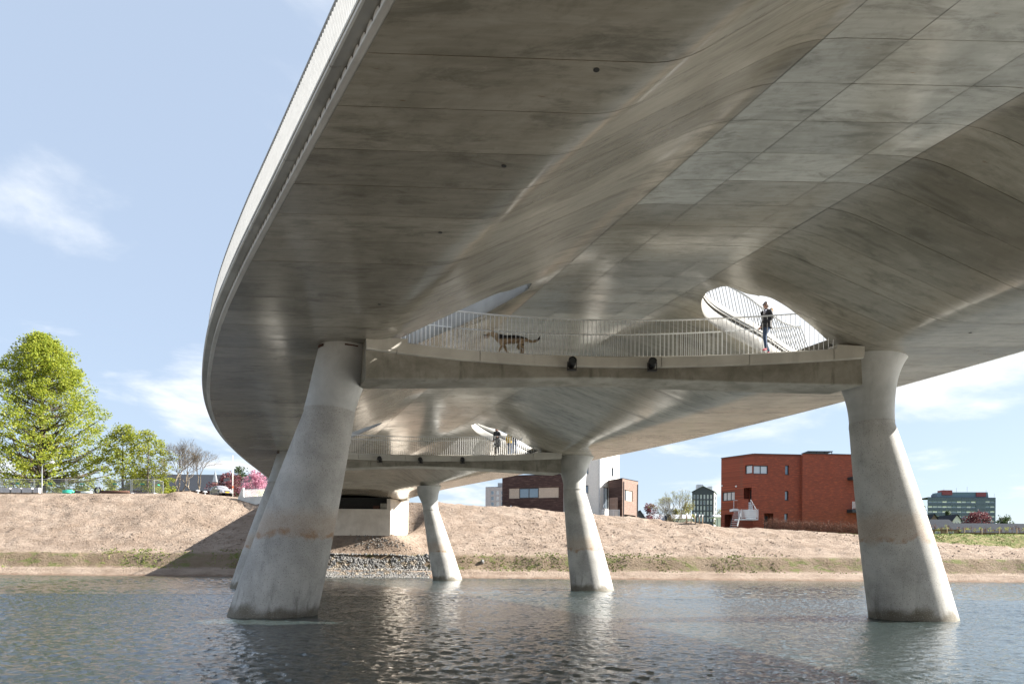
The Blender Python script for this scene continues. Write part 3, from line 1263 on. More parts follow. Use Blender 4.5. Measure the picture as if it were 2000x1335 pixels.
M['sand'] = mat_sand()
xs = list(np.arange(-120, -75, 1.6)) + list(np.arange(-75, 70, 0.42)) + list(np.arange(70, 140, 1.6)) + [180, 260, 420, 900]
xs = [-900, -420, -260, -180] + xs
yy = list(np.arange(64, 69.5, 1.5)) + list(np.arange(69.5, 94, 0.30)) + list(np.arange(94, 110, 1.5)) + [115, 125, 140, 160, 190, 230, 280, 340, 600, 1500, 3500]
mb = MB()
mb.strip([[(x, y, bank_z(x, y)) for x in xs] for y in yy])
tag(mb.build('bank', M['sand'], smooth=True), kind='structure')

# near bank: the unseen ground the camera stands on, sloping up behind it
mb = MB()
nx = list(np.arange(-90, 91, 3.0))
ny = [-70, -50, -35, -25, -18, -12, -8, -5, -2, 0, 2, 4, 5, 6, 7, 8.5]


def near_z(x, y):
    if y > 0:
        return 0.35 - 0.07 * y + 0.05 * vnoise(x, y, 3.0, 8)
    return 0.35 + 9.0 * smooth01(0, -30, y) + 0.25 * vnoise(x, y, 4.0, 9)


mb.strip([[(x, y, near_z(x, y)) for x in nx] for y in ny])
M['near_soil'] = plain('dark_soil', (0.15, 0.118, 0.080), 0.95, 0, 0.2, 1.2)  # dark tone set to weaken the light bounced up under the bridge
tag(mb.build('near_bank', M['near_soil'], smooth=True), kind='structure')

# loose clods on the freshly graded slope, young grass tufts on the scarp and the berm
rc = random.Random(31)
ico0 = [(0, 0, 1), (0.9, 0, 0), (0, 0.9, 0), (-0.9, 0, 0), (0, -0.9, 0), (0, 0, -1)]
ico0f = [(0, 1, 2), (0, 2, 3), (0, 3, 4), (0, 4, 1), (5, 2, 1), (5, 3, 2), (5, 4, 3), (5, 1, 4)]
mb = MB()
n = 0
while n < 5200:
    x = rc.uniform(-62, 62)
    y = rc.uniform(76.0, 92.5)
    if vnoise(x, y, 6.0, 21) + 0.35 * vnoise(x, y, 1.7, 22) < rc.uniform(-0.25, 0.35) - 0.1:
        continue
    r = 0.05 + 0.13 * rc.random() ** 3
    z = bank_z(x, y)
    mb.add([(x + v[0] * r * rc.uniform(0.7, 1.4), y + v[1] * r * rc.uniform(0.7, 1.3), z + v[2] * r * rc.uniform(0.5, 0.9)) for v in ico0], ico0f)
    n += 1
tag(mb.build('soil_clods', M['sand']), 'loose brown clods of soil scattered over the sandy slope', 'soil', kind='stuff')


def mat_grass():
    m = NT('young_grass')
    f = m.noise(m.coord('Object'), 0.8, 4)
    m.col(m.mix(m.rng(f, 0.35, 0.65), (0.11, 0.165, 0.03), (0.23, 0.26, 0.07)))
    m.rough(0.7, 0.2)
    return m.mat


M['grass'] = mat_grass()
mb = MB()
n = 0
while n < 3000:
    if n % 2:
        x, y = rc.uniform(-62, 58), rc.uniform(73.5, 77.0)
        k = vnoise(x, y, 5.0, 33) + 0.6 * vnoise(x, y, 1.2, 34)
        if k < 0.16 + rc.uniform(-0.08, 0.1) or -29 < x < -8.5:
            continue
    else:
        x, y = rc.uniform(40, 85), rc.uniform(92.6, 98.0)
        if vnoise(x, y, 3.0, 35) < rc.uniform(-0.4, 0.2):
            continue
    z = bank_z(x, y)
    for _ in range(3):
        a = rc.uniform(0, 6.28)
        h = rc.uniform(0.05, 0.15)
        dx, dy = math.cos(a) * 0.07, math.sin(a) * 0.07
        lx, ly = rc.gauss(0, 0.05), rc.gauss(0, 0.05)
        mb.add([(x - dx, y - dy, z - 0.02), (x + dx, y + dy, z - 0.02), (x + lx, y + ly, z + h)], [(0, 1, 2)])
    n += 1
tag(mb.build('grass', M['grass']), 'short young grass growing in patches on the bank', 'grass', kind='stuff')

# ------------------------------------------------------------------ abutment and riprap
def abutment():
    yA = 77.0
    xa, xb = axis_x(yA) - 5.6, axis_x(yA) + 4.9
    o = thing('abutment', ((xa + xb) / 2, yA, 3.5), 'pale concrete abutment wall carrying the far end of the bridge', 'abutment')
    # front wall in cast bays with open joints
    cuts = [xa, xa + 2.2, xa + 4.9, xa + 7.4, xb - 1.0, xb]
    for a, b in zip(cuts[:-1], cuts[1:]):
        for z0, z1 in ((2.6, 5.05), (5.05, 6.3), (6.3, 7.55)):
            m = MB()
            m.box(a + 0.006, b - 0.006, yA, yA + 1.0, z0 + 0.005, z1 - 0.005)
            m.build('wall_panel', M['abut'], o)
    m = MB()
    m.box(xa + 0.02, xb - 0.02, yA + 0.02, yA + 1.2, 2.5, 7.5)
    m.build('wall_core', M['abut'], o)
    m = MB()
    m.tube([(xa + 4.2, yA - 0.012, 5.35), (xa + 4.2, yA + 0.01, 5.35)], 0.09, 14)
    m.build('drain_hole', M['dark'], o)
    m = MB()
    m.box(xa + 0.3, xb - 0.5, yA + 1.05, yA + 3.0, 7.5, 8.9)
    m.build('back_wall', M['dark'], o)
    m = MB()
    m.box(xb - 1.15, xb - 0.35, yA + 0.12, yA + 1.0, 7.56, 8.2)
    m.build('bearing_plinth', M['beam'], o)
    m = MB()
    m.box(xb - 2.0, xb - 1.3, yA + 0.2, yA + 0.9, 7.56, 7.95)
    m.build('bearing', M['rust'], o)
    # wing wall flaring out on the right, its top cut to the deck
    m = MB()
    q = [(xb, yA + 0.02), (xb + 0.65, yA + 9.0)]
    for s in (0,):
        a, b = Vector((*q[0], 0)), Vector((*q[1], 0))
        n = Vector((0.25, -0.02, 0)) * -1.6
        vs = []
        for p, zt in ((a, 8.72), (b, 9.2)):
            for d in (Vector(), n):
                vs += [(p + d).to_tuple()[:2] + (2.6,), (p + d).to_tuple()[:2] + (zt,)]
        m.add(vs, [(0, 1, 5, 4), (2, 6, 7, 3), (1, 3, 7, 5), (0, 2, 3, 1), (4, 5, 7, 6)])
    m.build('wing_wall', M['abut'], o)
    # parapet at the land end on the left, with its railing
    P = at(464, 975, 93.5)
    Q = at(526, 975, 91.5)
    z0, z1 = P.z - 0.9, P.z
    m = MB()
    t = Vector((Q.x - P.x, Q.y - P.y, 0)).normalized()
    n = Vector((-t.y, t.x, 0)) * 0.30
    L = (Vector((Q.x, Q.y, 0)) - Vector((P.x, P.y, 0))).length + 6

    def w(u, z, d=0):
        p = Vector((P.x, P.y, 0)) + t * u + n * d
        return (p.x, p.y, z)
    prof = [(0, z0), (0, z1 + 0.05), (0.75, z1 + 1.55), (0.95, z1 + 1.60), (0.95, z1 + 0.42), (1.05, z1 + 0.33), (L, z1 + 0.33), (L, z0)]
    k = len(prof)
    m.add([w(u, z) for u, z in prof] + [w(u, z, 1) for u, z in prof],
          [tuple(range(k)), tuple(reversed(range(k, 2 * k)))] + [(i, (i + 1) % k, k + (i + 1) % k, k + i) for i in range(k)])
    m.build('parapet', M['white_conc'], o)
    m = MB()
    m.bar(w(0.95, z1 + 1.38, .5), w(L, z1 + 1.38, .5), 0.07, 0.06)
    for i in range(int((L - 1.1) / 0.16)):
        u = 1.1 + 0.16 * i
        m.bar(w(u, z1 + 0.33, .5), w(u, z1 + 1.36, .5), 0.02, 0.06)
    m.build('parapet_railing', M['rail'], o, kind='stuff')
    # approach slab and its right parapet running back to the dyke road
    m = MB()
    for s in (-1, 1):
        a, b = edge_pt(Y_FAR, s, 0, 0), edge_pt(94.5, s, 0, 0)
        a = Vector((a.x, a.y, 0))
        b = Vector((b.x, b.y, 0))
        m.bar(a + Vector((0, 0, 9.2)), b + Vector((0, 0, 9.8)), 0.3, 1.1)
    a0, a1 = edge_pt(Y_FAR, -1, 0, 8.9), edge_pt(Y_FAR, 1, 0, 8.9)
    b0, b1 = edge_pt(94.5, -1, 0, 9.5), edge_pt(94.5, 1, 0, 9.5)
    m.add([a0, a1, b1, b0], [(0, 1, 2, 3)])
    m.add([p + Vector((0, 0, 0.5)) for p in (a0, a1, b1, b0)], [(0, 1, 2, 3)])
    m.build('approach_slab', M['precast'], o)


abutment()

# riprap: loose grey stones in two belts below the abutment
def mat_stone():
    m = NT('riprap_stone')
    oi = m.coord('Object')
    v = m.vor(oi, 1.9, out='Color')
    s = m.sep(v)
    a = m.mix(s[0], (0.07, 0.074, 0.082), (0.22, 0.215, 0.205))
    a = m.mix(m.math('MULTIPLY', m.rng(s[1], 0.8, 0.9), 0.7), a, (0.26, 0.20, 0.13))
    a = m.mix(m.math('MULTIPLY', m.noise(oi, 14, 4), 0.4), a, (0.28, 0.275, 0.265))
    m.col(a)
    m.rough(0.85, 0.3)
    m.bump(m.noise(oi, 18, 4), 0.3, 0.02)
    return m.mat


M['stone'] = mat_stone()
mb = MB()
rr = random.Random(11)
ico_v = []
bm = bmesh.new()
bmesh.ops.create_icosphere(bm, subdivisions=1, radius=1.0)
ico_v = [v.co.copy() for v in bm.verts]
ico_f = [tuple(v.index for v in f.verts) for f in bm.faces]
bm.free()


def stone(mb, p, r, rnd):
    R = Euler((rnd.uniform(0, 6), rnd.uniform(0, 6), rnd.uniform(0, 6))).to_matrix()
    sx, sy, sz = rnd.uniform(0.7, 1.25), rnd.uniform(0.7, 1.2), rnd.uniform(0.5, 0.85)
    vs = []
    for v in ico_v:
        q = R @ Vector((v.x * sx, v.y * sy, v.z * sz)) * (r * rnd.uniform(0.82, 1.15))
        vs.append(Vector(p) + q)
    mb.add(vs, ico_f)


for i in range(7500):
    x = rr.uniform(-28.5, -8.6)
    y = rr.uniform(70.0, 75.6)
    if 72.6 + 0.2 * vnoise(x, 1, 2) < y < 73.15 + 0.25 * vnoise(x, 4, 3):
        continue
    if x > -9.4 - 0.0 and rr.random() < 0.5:
        continue
    r = rr.uniform(0.08, 0.18) if y > 73 else rr.uniform(0.06, 0.13)
    stone(mb, (x, y, bank_z(x, y) + 0.02), r, rr)
for i in range(160):
    x, y = rr.gauss(-15.0, 1.6), rr.gauss(76.6, 0.2)
    stone(mb, (x, y, bank_z(x, y)), rr.uniform(0.05, 0.10), rr)
tag(mb.build('riprap', M['stone']), 'grey broken stones covering the slope below the abutment', 'riprap', kind='stuff')


# ------------------------------------------------------------------ walls with openings
def ray_on(A, B, px, py):
    """where the sight line of a photo pixel meets the upright plane through plan points A, B: distance along AB, height"""
    d = at(px, py, 1.0) - Vector((0, 0, CAM_H))
    n = Vector((-(B[1] - A[1]), B[0] - A[0]))
    k = (A[0] * n.x + A[1] * n.y) / (d.x * n.x + d.y * n.y)
    p = d * k
    L = math.hypot(B[0] - A[0], B[1] - A[1])
    return ((p.x - A[0]) * (B[0] - A[0]) + (p.y - A[1]) * (B[1] - A[1])) / L, p.z + CAM_H


def wall_pts(A, B):
    L = math.hypot(B[0] - A[0], B[1] - A[1])
    tx, ty = (B[0] - A[0]) / L, (B[1] - A[1]) / L
    nx, ny = ty, -tx        # faces the camera when AB runs left to right

    def P(u, z, out=0.0):
        return (A[0] + tx * u + nx * out, A[1] + ty * u + ny * out, z)
    return P, L


def wall(root, A, B, z0, z1, ops, mat, depth=0.18, name='wall'):
    """upright wall from A to B (plan), openings (u0, u1, z0, z1), with reveals"""
    P, L = wall_pts(A, B)
    us = sorted(set([0, L] + [max(0, min(L, v)) for o in ops for v in o[:2]]))
    zs = sorted(set([z0, z1] + [v for o in ops for v in o[2:4]]))
    m = MB()
    for i in range(len(us) - 1):
        for j in range(len(zs) - 1):
            cu, cz = (us[i] + us[i + 1]) / 2, (zs[j] + zs[j + 1]) / 2
            if any(o[0] < cu < o[1] and o[2] < cz < o[3] for o in ops):
                continue
            m.add([P(us[i], zs[j]), P(us[i + 1], zs[j]), P(us[i + 1], zs[j + 1]), P(us[i], zs[j + 1])], [(0, 1, 2, 3)])
    for o in ops:
        a, b, c, d = o[:4]
        q = [(a, c), (b, c), (b, d), (a, d)]
        for k in range(4):
            (u0, v0), (u1, v1) = q[k], q[(k + 1) % 4]
            m.add([P(u0, v0), P(u1, v1), P(u1, v1, -depth), P(u0, v0, -depth)], [(0, 1, 2, 3)])
    return m.build(name, mat, root)


def window(root, A, B, op, frame, glass, depth=0.12, mull=0, fw=0.07, sill=None, name='window'):
    P, L = wall_pts(A, B)
    u0, u1, z0, z1 = op
    m = MB()
    bars = [((u0, z0), (u1, z0 + fw)), ((u0, z1 - fw), (u1, z1)), ((u0, z0 + fw), (u0 + fw, z1 - fw)), ((u1 - fw, z0 + fw), (u1, z1 - fw))]
    for k in range(mull):
        uc = u0 + (u1 - u0) * (k + 1) / (mull + 1)
        bars.append(((uc - fw / 2, z0 + fw), (uc + fw / 2, z1 - fw)))
    for (a, c), (b, d) in bars:
        vs = [P(a, c, -depth), P(b, c, -depth), P(b, d, -depth), P(a, d, -depth), P(a, c, -depth + 0.06), P(b, c, -depth + 0.06), P(b, d, -depth + 0.06), P(a, d, -depth + 0.06)]
        m.add(vs, [(0, 3, 2, 1), (4, 5, 6, 7), (0, 1, 5, 4), (1, 2, 6, 5), (2, 3, 7, 6), (3, 0, 4, 7)])
    w_ = m.build(name, frame, root)
    off = ORIG.get(root.name, Vector())
    for k in range(mull + 1):
        a = u0 + (u1 - u0) * k / (mull + 1)
        b = u0 + (u1 - u0) * (k + 1) / (mull + 1)
        m = MB()
        m.add([P(a, z0, -depth + 0.02), P(b, z0, -depth + 0.02), P(b, z1, -depth + 0.02), P(a, z1, -depth + 0.02)], [(0, 1, 2, 3)])
        g = m.build('pane', glass, root)
        g.parent = w_
    if sill:
        m = MB()
        vs = [P(u0 - 0.05, z0 - 0.06, 0.05), P(u1 + 0.05, z0 - 0.06, 0.05), P(u1 + 0.05, z0, 0.05), P(u0 - 0.05, z0, 0.05), P(u0 - 0.05, z0 - 0.06, -depth), P(u1 + 0.05, z0 - 0.06, -depth), P(u1 + 0.05, z0, -depth), P(u0 - 0.05, z0, -depth)]
        m.add(vs, [(0, 1, 2, 3), (3, 2, 6, 7), (0, 4, 5, 1), (0, 3, 7, 4), (1, 5, 6, 2)])
        s_ = m.build('sill', sill, root)
        s_.parent = w_
    return w_


def op_px(A, B, x0, x1, y0, y1):
    u0, zb = ray_on(A, B, x0, y1)
    u1, _ = ray_on(A, B, x1, y1)
    _, zt = ray_on(A, B, x0, y0)
    return (u0, u1, zb, zt)


def mat_brick(name, c1, c2, c3, mortar, sc=1.0):
    """rows of long bricks far away: colour only, too fine to pick apart"""
    m = NT(name)
    c = m.coord('Object')
    s = m.sep(c)
    cmb = m.n('ShaderNodeCombineXYZ')
    m.link(m.math('ADD', s[0], m.math('MULTIPLY', s[1], 0.8)), cmb.inputs[0])
    m.link(s[2], cmb.inputs[1])
    b = m.n('ShaderNodeTexBrick')
    m.link(cmb.outputs[0], b.inputs['Vector'])
    b.inputs['Scale'].default_value = 1.0
    b.inputs['Brick Width'].default_value = 0.42 * sc
    b.inputs['Row Height'].default_value = 0.075 * sc
    b.inputs['Mortar Size'].default_value = 0.012 * sc
    b.inputs['Color1'].default_value = (*c1, 1)
    b.inputs['Color2'].default_value = (*c2, 1)
    b.inputs['Mortar'].default_value = (*mortar, 1)
    k = m.n('ShaderNodeMapping')
    k.inputs['Scale'].default_value = (1.2, 7.0, 1)
    m.link(cmb.outputs[0], k.inputs[0])
    col = m.mix(m.math('MULTIPLY', m.rng(m.noise(k.outputs[0], 1.0, 4, 0.65), 0.5, 0.66), 0.75), b.outputs['Color'], c3)
    col = m.mix(m.math('MULTIPLY', m.noise(c, 0.4, 3), 0.35), col, tuple(v * 0.55 for v in c1))
    m.col(col)
    m.rough(0.9, 0.2)
    return m.mat


M['red_brick'] = mat_brick('red_brick', (0.30, 0.070, 0.042), (0.19, 0.048, 0.032), (0.42, 0.115, 0.058), (0.17, 0.09, 0.065))
M['dark_brick'] = mat_brick('dark_brown_brick', (0.072, 0.040, 0.036), (0.045, 0.028, 0.028), (0.15, 0.10, 0.09), (0.06, 0.045, 0.04))
M['mid_brick'] = mat_brick('mottled_brown_brick', (0.24, 0.155, 0.125), (0.17, 0.11, 0.09), (0.34, 0.25, 0.21), (0.25, 0.21, 0.18))
M['navy'] = plain('dark_slate_cladding', (0.045, 0.053, 0.072), 0.7)
M['render'] = plain('white_render', (0.66, 0.65, 0.62), 0.85, 0, 0.03)
M['frame'] = plain('dark_window_frame', (0.022, 0.03, 0.038), 0.45)
M['beige'] = plain('beige_panel', (0.40, 0.335, 0.275), 0.7, 0, 0.04)
M['steel'] = plain('galvanised_steel', (0.47, 0.49, 0.51), 0.4, 0.6, 0.06)
M['greyblock'] = plain('grey_cladding', (0.36, 0.36, 0.37), 0.8)
M['office'] = plain('office_concrete', (0.13, 0.155, 0.215), 0.95, 0, 0.06, spec=0.1)
M['teal'] = plain('blue_metal_cladding', (0.105, 0.17, 0.225), 0.6)
M['maroon'] = plain('red_metal_cladding', (0.22, 0.045, 0.058), 0.6)
M['slate'] = plain('slate_roof', (0.035, 0.040, 0.050), 0.98, 0, 0.12, spec=0.08)
M['tile'] = plain('grey_roof_tiles', (0.30, 0.31, 0.33), 0.8)
M['wood'] = plain('weathered_wood', (0.35, 0.26, 0.17), 0.9, 0, 0.15)
M['white'] = plain('white_paint', (0.78, 0.78, 0.76), 0.5, 0, 0.03)


def mat_glass(name, col, rough=0.05):
    m = NT(name)
    m.col(col)
    m.rough(rough, 0.9)
    m.b.inputs['IOR'].default_value = 1.6
    return m.mat


M['glass'] = mat_glass('window_glass', (0.10, 0.125, 0.15))
M['glass_pale'] = mat_glass('pale_window_glass', (0.42, 0.47, 0.50))
M['glass_blue'] = mat_glass('blue_window_glass', (0.10, 0.17, 0.24))
mg = NT('clear_balustrade')
mg.col((0.75, 0.82, 0.85))
mg.rough(0.05)
mg.b.inputs['Alpha'].default_value = 0.35
M['clear'] = mg.mat


def plan(px, Y):
    p = at(px, 1000, Y)
    return (p.x, p.y)


def slab(root, name, mat, corners, z0, z1):
    k = len(corners)
    m = MB()
    m.add([(x, y, z0) for x, y in corners] + [(x, y, z1) for x, y in corners],
          [tuple(reversed(range(k))), tuple(range(k, 2 * k))] + [(i, (i + 1) % k, k + (i + 1) % k, k + i) for i in range(k)])
    return m.build(name, mat, root)


# ------------------------------------------------------------------ red house
def red_house():
    P0, P1, P2, P2b, P3 = plan(1408, 104.5), plan(1471, 100.0), plan(1563.5, 100.6), plan(1567, 100.0), plan(1700, 101.2)
    B0, B3 = (P0[0] + 6, P0[1] + 14), (P3[0] + 2, P3[1] + 14)
    zt, zb = at(1471, 886, 100).z, 3.5
    o = thing('red_brick_house', (P1[0] + 6, P1[1] + 6, zb), 'angular three storey red brick house with flat roof and corner windows', 'house')
    M_ = M['red_brick']
    wA = op_px(P0, P1, 1455, 1470.6, 908.5, 925.5)
    wL = op_px(P0, P1, 1411, 1435, 961, 978.5)
    dU = op_px(P0, P1, 1452.5, 1467.5, 952.5, 993)
    gL = op_px(P0, P1, 1415, 1429.5, 1004.5, 1030)
    wall(o, P0, P1, zb, zt, [wA, wL, dU, gL], M_, 0.5)
    window(o, P0, P1, wA, M['frame'], M['glass_pale'], 0.25, 0, 0.12)
    window(o, P0, P1, wL, M['frame'], M['glass_pale'], 0.2, 2, 0.12)
    wB = op_px(P1, P2, 1471.4, 1500, 908.0, 925.0)
    s1 = op_px(P1, P2, 1533.5, 1541, 908, 926)
    s2 = op_px(P1, P2, 1533, 1540, 958, 976)
    s3 = op_px(P1, P2, 1532, 1539, 1002, 1020.5)
    gM = op_px(P1, P2, 1492.5, 1510, 1001.5, 1032)
    wall(o, P1, P2, zb, zt, [wB, s1, s2, s3, gM], M_, 0.5)
    window(o, P1, P2, wB, M['frame'], M['glass_pale'], 0.2, 1, 0.12)
    for s in (s1, s2, s3):
        window(o, P1, P2, s, M['frame'], M['glass_blue'], 0.3, 0, 0.09, M['frame'])
    wall(o, P2, P2b, zb, zt, [], M_)
    wall(o, P2b, P3, zb, zt + 0.12, [], M_)
    wall(o, P3, B3, zb, zt + 0.12, [], M_)
    wall(o, B0, P0, zb, zt, [], M_)
    wall(o, B3, B0, zb, zt, [], M_)
    # recess backs: doors in the dark
    for A, B, op in ((P0, P1, dU), (P0, P1, gL), (P1, P2, gM)):
        P, L = wall_pts(A, B)
        m = MB()
        m.add([P(op[0], op[2], -1.4), P(op[1], op[2], -1.4), P(op[1], op[3], -1.4), P(op[0], op[3], -1.4)], [(0, 1, 2, 3)])
        for u in (op[0], op[1]):
            m.add([P(u, op[2], 0), P(u, op[2], -1.4), P(u, op[3], -1.4), P(u, op[3], 0)], [(0, 1, 2, 3)])
        m.add([P(op[0], op[3], 0), P(op[1], op[3], 0), P(op[1], op[3], -1.4), P(op[0], op[3], -1.4)], [(0, 1, 2, 3)])
        m.build('door_recess', M_, o)
        m = MB()
        um = (op[0] + op[1]) / 2
        m.add([P(um - 0.5, op[2], -1.38), P(um + 0.5, op[2], -1.38), P(um + 0.5, op[3] - 0.3, -1.38), P(um - 0.5, op[3] - 0.3, -1.38)], [(0, 1, 2, 3)])
        m.build('door', M['frame'], o)
    slab(o, 'roof', M['slate'], [P0, P1, P2, P3, B3, B0], zt - 0.25, zt - 0.2)
    m = MB()
    for A, B, zz in ((P0, P1, zt), (P1, P2, zt), (P2b, P3, zt + 0.12)):
        m.bar((A[0], A[1], zz + 0.03), (B[0], B[1], zz + 0.03), 0.30, 0.08)
    m.build('roof_coping', M['frame'], o)
    m = MB()
    P, L = wall_pts(P2, P3)
    m.tube([P(0.35, zb + 0.5, 0.12), P(0.35, zt - 1.0, 0.12)], 0.06, 8)
    m.box(*[v for v in (P(0.35, 0, .12)[0] - 0.12, P(0.35, 0, .12)[0] + 0.12, P(0.35, 0, .12)[1] - 0.1, P(0.35, 0, .12)[1] + 0.1, zt - 1.0, zt - 0.7)])
    m.build('downpipe', M['frame'], o)
    # roof plant behind a light frame
    a, b = at(1578, 880, 104), at(1627, 880, 104)
    m = MB()
    m.box(a.x, b.x, a.y, a.y + 2.5, a.z - 0.10, a.z)
    for i in range(4):
        x = a.x + 0.15 + (b.x - a.x - 0.3) * i / 3
        for y in (a.y + 0.1, a.y + 2.4):
            m.box(x - 0.04, x + 0.04, y - 0.04, y + 0.04, zt - 0.2, a.z - 0.1)
    m.build('roof_frame', M['frame'], o)
    m = MB()
    m.box(a.x + 0.6, a.x + 1.7, a.y + 0.8, a.y + 1.6, zt - 0.2, zt + 0.22)
    m.box(a.x + 2.2, a.x + 3.0, a.y + 0.8, a.y + 1.6, zt - 0.2, zt + 0.12)
    m.build('roof_unit', M['steel'], o)
    # canopy and balcony at the right end
    for nm, px0, px1, y0, y1 in (('canopy', 1655, 1690, 932, 937.5), ('balcony', 1654, 1692, 994.5, 1001)):
        u0, za = ray_on(P2b, P3, px0, y1)
        u1, _ = ray_on(P2b, P3, px1, y1)
        _, zc = ray_on(P2b, P3, px0, y0)
        P, L = wall_pts(P2b, P3)
        slab(o, nm, M['frame'], [P(u0, 0, 1.3)[:2], P(u1, 0, 1.3)[:2], P(u1, 0, -0.2)[:2], P(u0, 0, -0.2)[:2]], za, zc)
        if nm == 'balcony':
            m = MB()
            for i in range(4):
                u = u0 + 0.1 + (u1 - u0 - 0.2) * i / 3
                m.bar(P(u, zc, 1.2), P(u, zc + 1.1, 1.2), 0.05, 0.05)
            m.build('balcony_post', M['steel'], o)
            m = MB()
            m.add([P(u0 + 0.1, zc + 0.1, 1.2), P(u1, zc + 0.1, 1.2), P(u1, zc + 1.1, 1.2), P(u0 + 0.1, zc + 1.1, 1.2)], [(0, 1, 2, 3)])
            m.build('balcony_glass', M['clear'], o)
    g = op_px(P2b, P3, 1672, 1685, 940, 994)
    window(o, P2b, P3, g, M['frame'], M['glass_pale'], -0.06, 0, 0.1)
    # entrance stair: landing, glass, two flights, brick parapet
    P, L = wall_pts(P0, P1)
    l0, zl = ray_on(P0, P1, 1442, 1012)
    PB, _ = wall_pts(P1, P2)
    a = at(1442, 1012, 98.0)
    b = at(1481, 1012, 97.6)
    zl = a.z
    slab(o, 'stair_landing', M['steel'], [(a.x, a.y), (b.x, b.y), (b.x, b.y + 1.8), (a.x, a.y + 1.8)], zl - 0.22, zl)
    m = MB()
    for px in (1442, 1448, 1462, 1475, 1480.5):
        p = at(px, 1012, 97.9)
        m.bar((p.x, p.y, zl), (p.x, p.y, zl + 1.35), 0.06, 0.06)
    m.build('stair_rail_posts', M['steel'], o)
    m = MB()
    m.add([(a.x, a.y, zl + 0.1), (b.x, b.y, zl + 0.1), (b.x, b.y, zl + 1.3), (a.x, a.y, zl + 1.3)], [(0, 1, 2, 3)])
    m.build('stair_glass', M['clear'], o)
    m = MB()
    s0, s1_ = at(1471, 1011, 98.6), at(1465, 978, 98.8)
    n = 9
    for i in range(n):
        u = i / n
        x = s0.x + (s1_.x - s0.x) * u
        m.box(x - 0.95, x + 0.45, s0.y + 0.1 + 0.12 * i, s0.y + 0.1 + 0.12 * i + 0.3, zl + (s1_.z - zl) * u, zl + (s1_.z - zl) * u + 0.2)
    m.build('stair_flight', M['steel'], o)
    m = MB()
    q0, q1 = at(1466, 975, 98.4), at(1477, 994, 98.0)
    m.bar(q0, q1, 0.07, 0.07)
    for i in range(4):
        p = q0.lerp(q1, i / 3)
        m.bar(p, p - Vector((0, 0, 1.1)), 0.05, 0.05)
    m.build('stair_handrail', M['steel'], o)
    p0, p1 = at(1441, 974, 98.6), at(1462, 974, 98.4)
    slab(o, 'stair_parapet', M_, [(p0.x, p0.y), (p1.x, p1.y), (p1.x, p1.y + 0.35), (p0.x, p0.y + 0.35)], at(1441, 994, 98.6).z, p0.z)
    m = MB()
    c0 = at(1431, 993, 99.0)
    c1 = at(1442, 993, 98.6)
    m.box(c0.x, c1.x, c0.y - 0.4, c0.y + 1.4, c0.z - 0.35, c0.z)
    m.bar((c0.x + 0.05, c0.y - 0.35, c0.z), (c0.x + 0.05, c0.y - 0.35, c0.z + 1.2), 0.05, 0.05)
    m.bar((c0.x + 0.05, c0.y - 0.35, c0.z + 1.2), (c1.x, c0.y - 0.35, c0.z + 1.2), 0.05, 0.05)
    q0, q1 = at(1441, 1000, 98.2), at(1433, 1028, 97.2)
    for i in range(8):
        p = q0.lerp(q1, i / 7)
        m.box(p.x - 0.5, p.x + 0.5, p.y, p.y + 0.28, p.z - 0.06, p.z)
    m.bar(q0 + Vector((0.5, 0, 0.1)), q1 + Vector((0.5, 0, 0.1)), 0.08, 0.30)
    m.build('lower_stair', M['steel'], o)
    for px, py in ((1410.5, 948), (1438, 949)):
        u, z = ray_on(P0, P1, px, py)
        m = MB()
        c = Vector(P(u, z, 0.1))
        m.tube([c + Vector((0, 0.12, 0)), c + Vector((0, -0.08, -0.02))], [0.09, 0.13], 10)
        m.build('wall_lamp', M['white'], o)


red_house()


